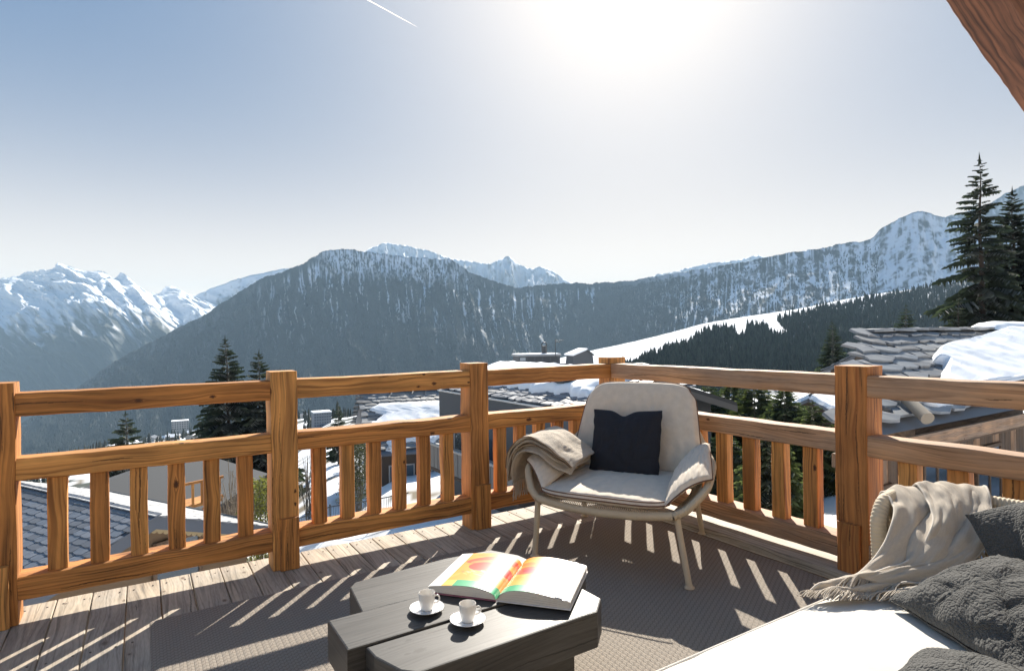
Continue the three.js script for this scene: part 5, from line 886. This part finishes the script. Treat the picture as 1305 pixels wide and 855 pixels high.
{ // small roofs further off
  const q = sight(1042, 522, 33); chalet('snowy_hut', 'small hut with snow on its roof between the spruces and the side post', { pos: q, turn: 0.35, L: 4.2, W: 2.0, ridge: q.y + 0.8, eave: q.y - 0.3, ground: q.y - 4, snow: 0.2, snowSpan: [0, 0.8, 0.05, 0.95] });
  const s = sight(1100, 457, 36); chalet('tiled_cabin', 'cabin with small pale tiles on its roof behind the stone roof gable', { pos: s, turn: 0.25, L: 3.0, W: 1.5, ridge: s.y + 0.3, eave: s.y - 0.55, ground: s.y - 4, snow: 0, courses: 0.3, limit: 120 });
  const d = sight(760, 480, 60); chalet('snowed_in_chalet', 'chalet with a flat snowy roof behind the corner post', { pos: d, turn: 0.2, L: 16, W: 6, ridge: d.y + 0.9, eave: d.y - 0.9, ground: d.y - 5, snow: 0.3, courses: 0.6, limit: 60, snowSpan: [0.1, 0.8, 0.05, 0.8] });
}
{ // dark flat-roofed lift house with chimney and mast, and a hut beside it
  const c = sight(684, 458, 120), t = thing('lift_station', 'dark flat-roofed building with chimney on the skyline behind the corner', 'building', null, [c.x, c.y, c.z], -0.35);
  part('wall', boxG(-4.2, 4.0, -4, 0.75, -3, 3), GREYWALL, t); part('roof', boxG(-4.5, 4.2, 0.75, 1.05, -3.3, 3.3), std(0.32, 0.32, 0.32, 0.7), t); part('roof_snow', boxG(-4.4, 4.1, 1.05, 1.2, -3.2, 3.2, 0.07), SNOWMAT, t);
  const w = part('window', boxG(-4.1, -3.0, -0.1, 0.55, 3.0, 3.04), std(0.35, 0.38, 0.4, 0.3), t); for (let i = 0; i < 4; i++) part('wall_panel', boxG(-2.6 + i * 1.6, -1.3 + i * 1.6, -0.6, 0.55, 3.0, 3.04), std(0.05, 0.055, 0.06, 0.4), t);
  const ch = part('chimney', xf(new THREE.CylinderGeometry(0.55, 0.55, 1.6, 16), { t: [1.6, 1.9, 0] }), METAL, t); part('chimney_cowl', xf(new THREE.TorusGeometry(0.5, 0.12, 8, 20), { t: [1.6, 2.9, 0] }), METAL, ch);
  const h = sight(734, 459, 110), u = thing('snowy_cabin', 'small dark cabin with snow on its pitched roof beside the lift building', 'cabin', null, [h.x, h.y, h.z], -0.2);
  const sh = new THREE.Shape([[-2.4, -3], [2.4, -3], [1.9, 1.0], [0.6, 1.9], [-1.9, 1.0]].map((q) => new THREE.Vector2(...q))), g = new THREE.ExtrudeGeometry(sh, { depth: 3, bevelEnabled: false }); part('wall', g, GREYWALL, u);
  part('roof', xf(new THREE.BoxGeometry(1.9, 0.18, 3.6), { r: [0, 0, -0.6], t: [1.3, 1.5, 1.5] }), METAL, u); part('roof', xf(new THREE.BoxGeometry(3.1, 0.3, 3.6), { r: [0, 0, 0.34], t: [-0.75, 1.6, 1.5] }), SNOWMAT, u);
  const m = sight(708, 456, 112), k = thing('mast', 'thin pole with small cross arms between the dark building and the cabin', 'pole', null, [m.x, m.y, m.z]);
  part('pole', xf(new THREE.CylinderGeometry(0.06, 0.08, 6.8, 8), { t: [0, 0.2, 0] }), METAL, k); part('cross_arm', boxG(0, 1.2, 2.9, 3.0, -0.05, 0.05), METAL, k); part('cross_arm', boxG(0, 1.9, 3.2, 3.28, -0.05, 0.05), METAL, k);
}
{ // mesh fence and gate in the garden below
  const t = thing('garden_fence', 'grey metal garden fence below the railing', 'fence'), pts = [[370, 632, 24], [420, 628, 23], [470, 618, 22], [520, 612, 21]].map((q) => { const p = sight(...q); p.y = landHeight(p.x, p.z); return p; });
  for (let i = 0; i < 3; i++) { const a = pts[i], b = pts[i + 1]; part('post', xf(new THREE.CylinderGeometry(0.03, 0.03, 1.3, 8), { t: [a.x, a.y + 0.6, a.z] }), METAL, t); for (const y of [0.25, 1.15]) part('rail', tube([a.clone().add(V(0, y, 0)), b.clone().add(V(0, y, 0))], 0.02, 2, 6), METAL, t); const bars = []; for (let k = 1; k < 22; k++) { const q = a.clone().lerp(b, k / 22); bars.push(xf(new THREE.CylinderGeometry(0.008, 0.008, 0.95, 5), { t: [q.x, q.y + 0.68, q.z] })); } part('mesh_bars', mergeGeometries(bars), METAL, t).userData.kind = 'stuff'; }
}
{ // the village below: houses scattered on the slope and two larger blocks
  const r = rng(77), wallM = [std(0.42, 0.38, 0.33, 0.9), std(0.22, 0.16, 0.11, 0.9), std(0.55, 0.53, 0.5, 0.9)];
  const house = (label, px, d, w, h, l, roof, mat, group) => {
    const p = sight(px, 427, d); p.y = landHeight(p.x, p.z); const t = thing('village_house', label, 'house', group, [p.x, p.y, p.z], r() * 3);
    const sh = new THREE.Shape([[-w / 2, -3], [w / 2, -3], [w / 2, h], [0, h + roof], [-w / 2, h]].map((q) => new THREE.Vector2(...q))); part('wall', new THREE.ExtrudeGeometry(sh, { depth: l, bevelEnabled: false }), mat, t);
    for (const s of [-1, 1]) part('roof_slope', xf(new THREE.BoxGeometry(Math.hypot(w / 2 + 1, roof * (w / 2 + 1) / (w / 2)), 0.5, l + 2), { r: [0, 0, -s * Math.atan(roof / (w / 2))], t: [s * (w / 4 + 0.4), h + roof / 2 - 0.05, l / 2] }), r() < 0.75 ? SNOWMAT : SLATE[3], t);
  };
  for (let i = 0; i < 34; i++) house('small village house far down the valley slope', 120 + 300 * r(), 620 + 620 * r(), 9 + 4 * r(), 5 + 3 * r(), 10 + 5 * r(), 2.6, wallM[i % 3], 'houses of the village in the valley');
  const block = (label, px, py, d, w, h, dep, rows, cols, mat) => {
    const p = sight(px, py, d), t = thing('apartment_block', label, 'building', null, [p.x, p.y, p.z], -TURN + 0.5); part('wall', boxG(-w / 2, w / 2, -h - 12, 0, -dep / 2, dep / 2), mat, t); part('roof_snow', boxG(-w / 2 - 0.4, w / 2 + 0.4, 0, 0.7, -dep / 2 - 0.4, dep / 2 + 0.4, 0.2), SNOWMAT, t);
    for (let j = 0; j < rows; j++) for (let i = 0; i < cols; i++) part('window', boxG(-w / 2 + (i + 0.25) * w / cols, -w / 2 + (i + 0.78) * w / cols, -h + (j + 0.25) * h / rows, -h + (j + 0.75) * h / rows, dep / 2, dep / 2 + 0.12), PANE, t);
  };
  block('pale grey apartment block on the snowy slope below the railing', 409, 525, 430, 12, 10, 10, 5, 7, std(0.17, 0.185, 0.21, 0.8));
  block('white hotel block standing on a spur in the valley village', 229, 536, 1050, 26, 15, 16, 4, 7, std(0.30, 0.30, 0.30, 0.8));
}
{ // trail of an aircraft, high and far off
  const a = sight(440, -16, 26000), b = sight(531, 34, 26000), d = b.clone().sub(a), g = sheet(10, 60, (u, v) => { const p = a.clone().addScaledVector(d, v), w = 34 * Math.pow(1 - v, 0.5) * (1 + 0.25 * fbm(v * 14, 2, 3)) + 4, q = u * 2 * Math.PI; return p.add(V(w * 0.5 * Math.cos(q) * RIGHT.x, w * Math.sin(q), w * 0.5 * Math.cos(q) * RIGHT.z)); });
  const m = solo('contrail_cloud', g, std(0.95, 0.96, 0.98, 1), 'short white aircraft vapour trail high in the blue sky', 'contrail'); m.castShadow = false;
}

renderer.render(scene, camera);
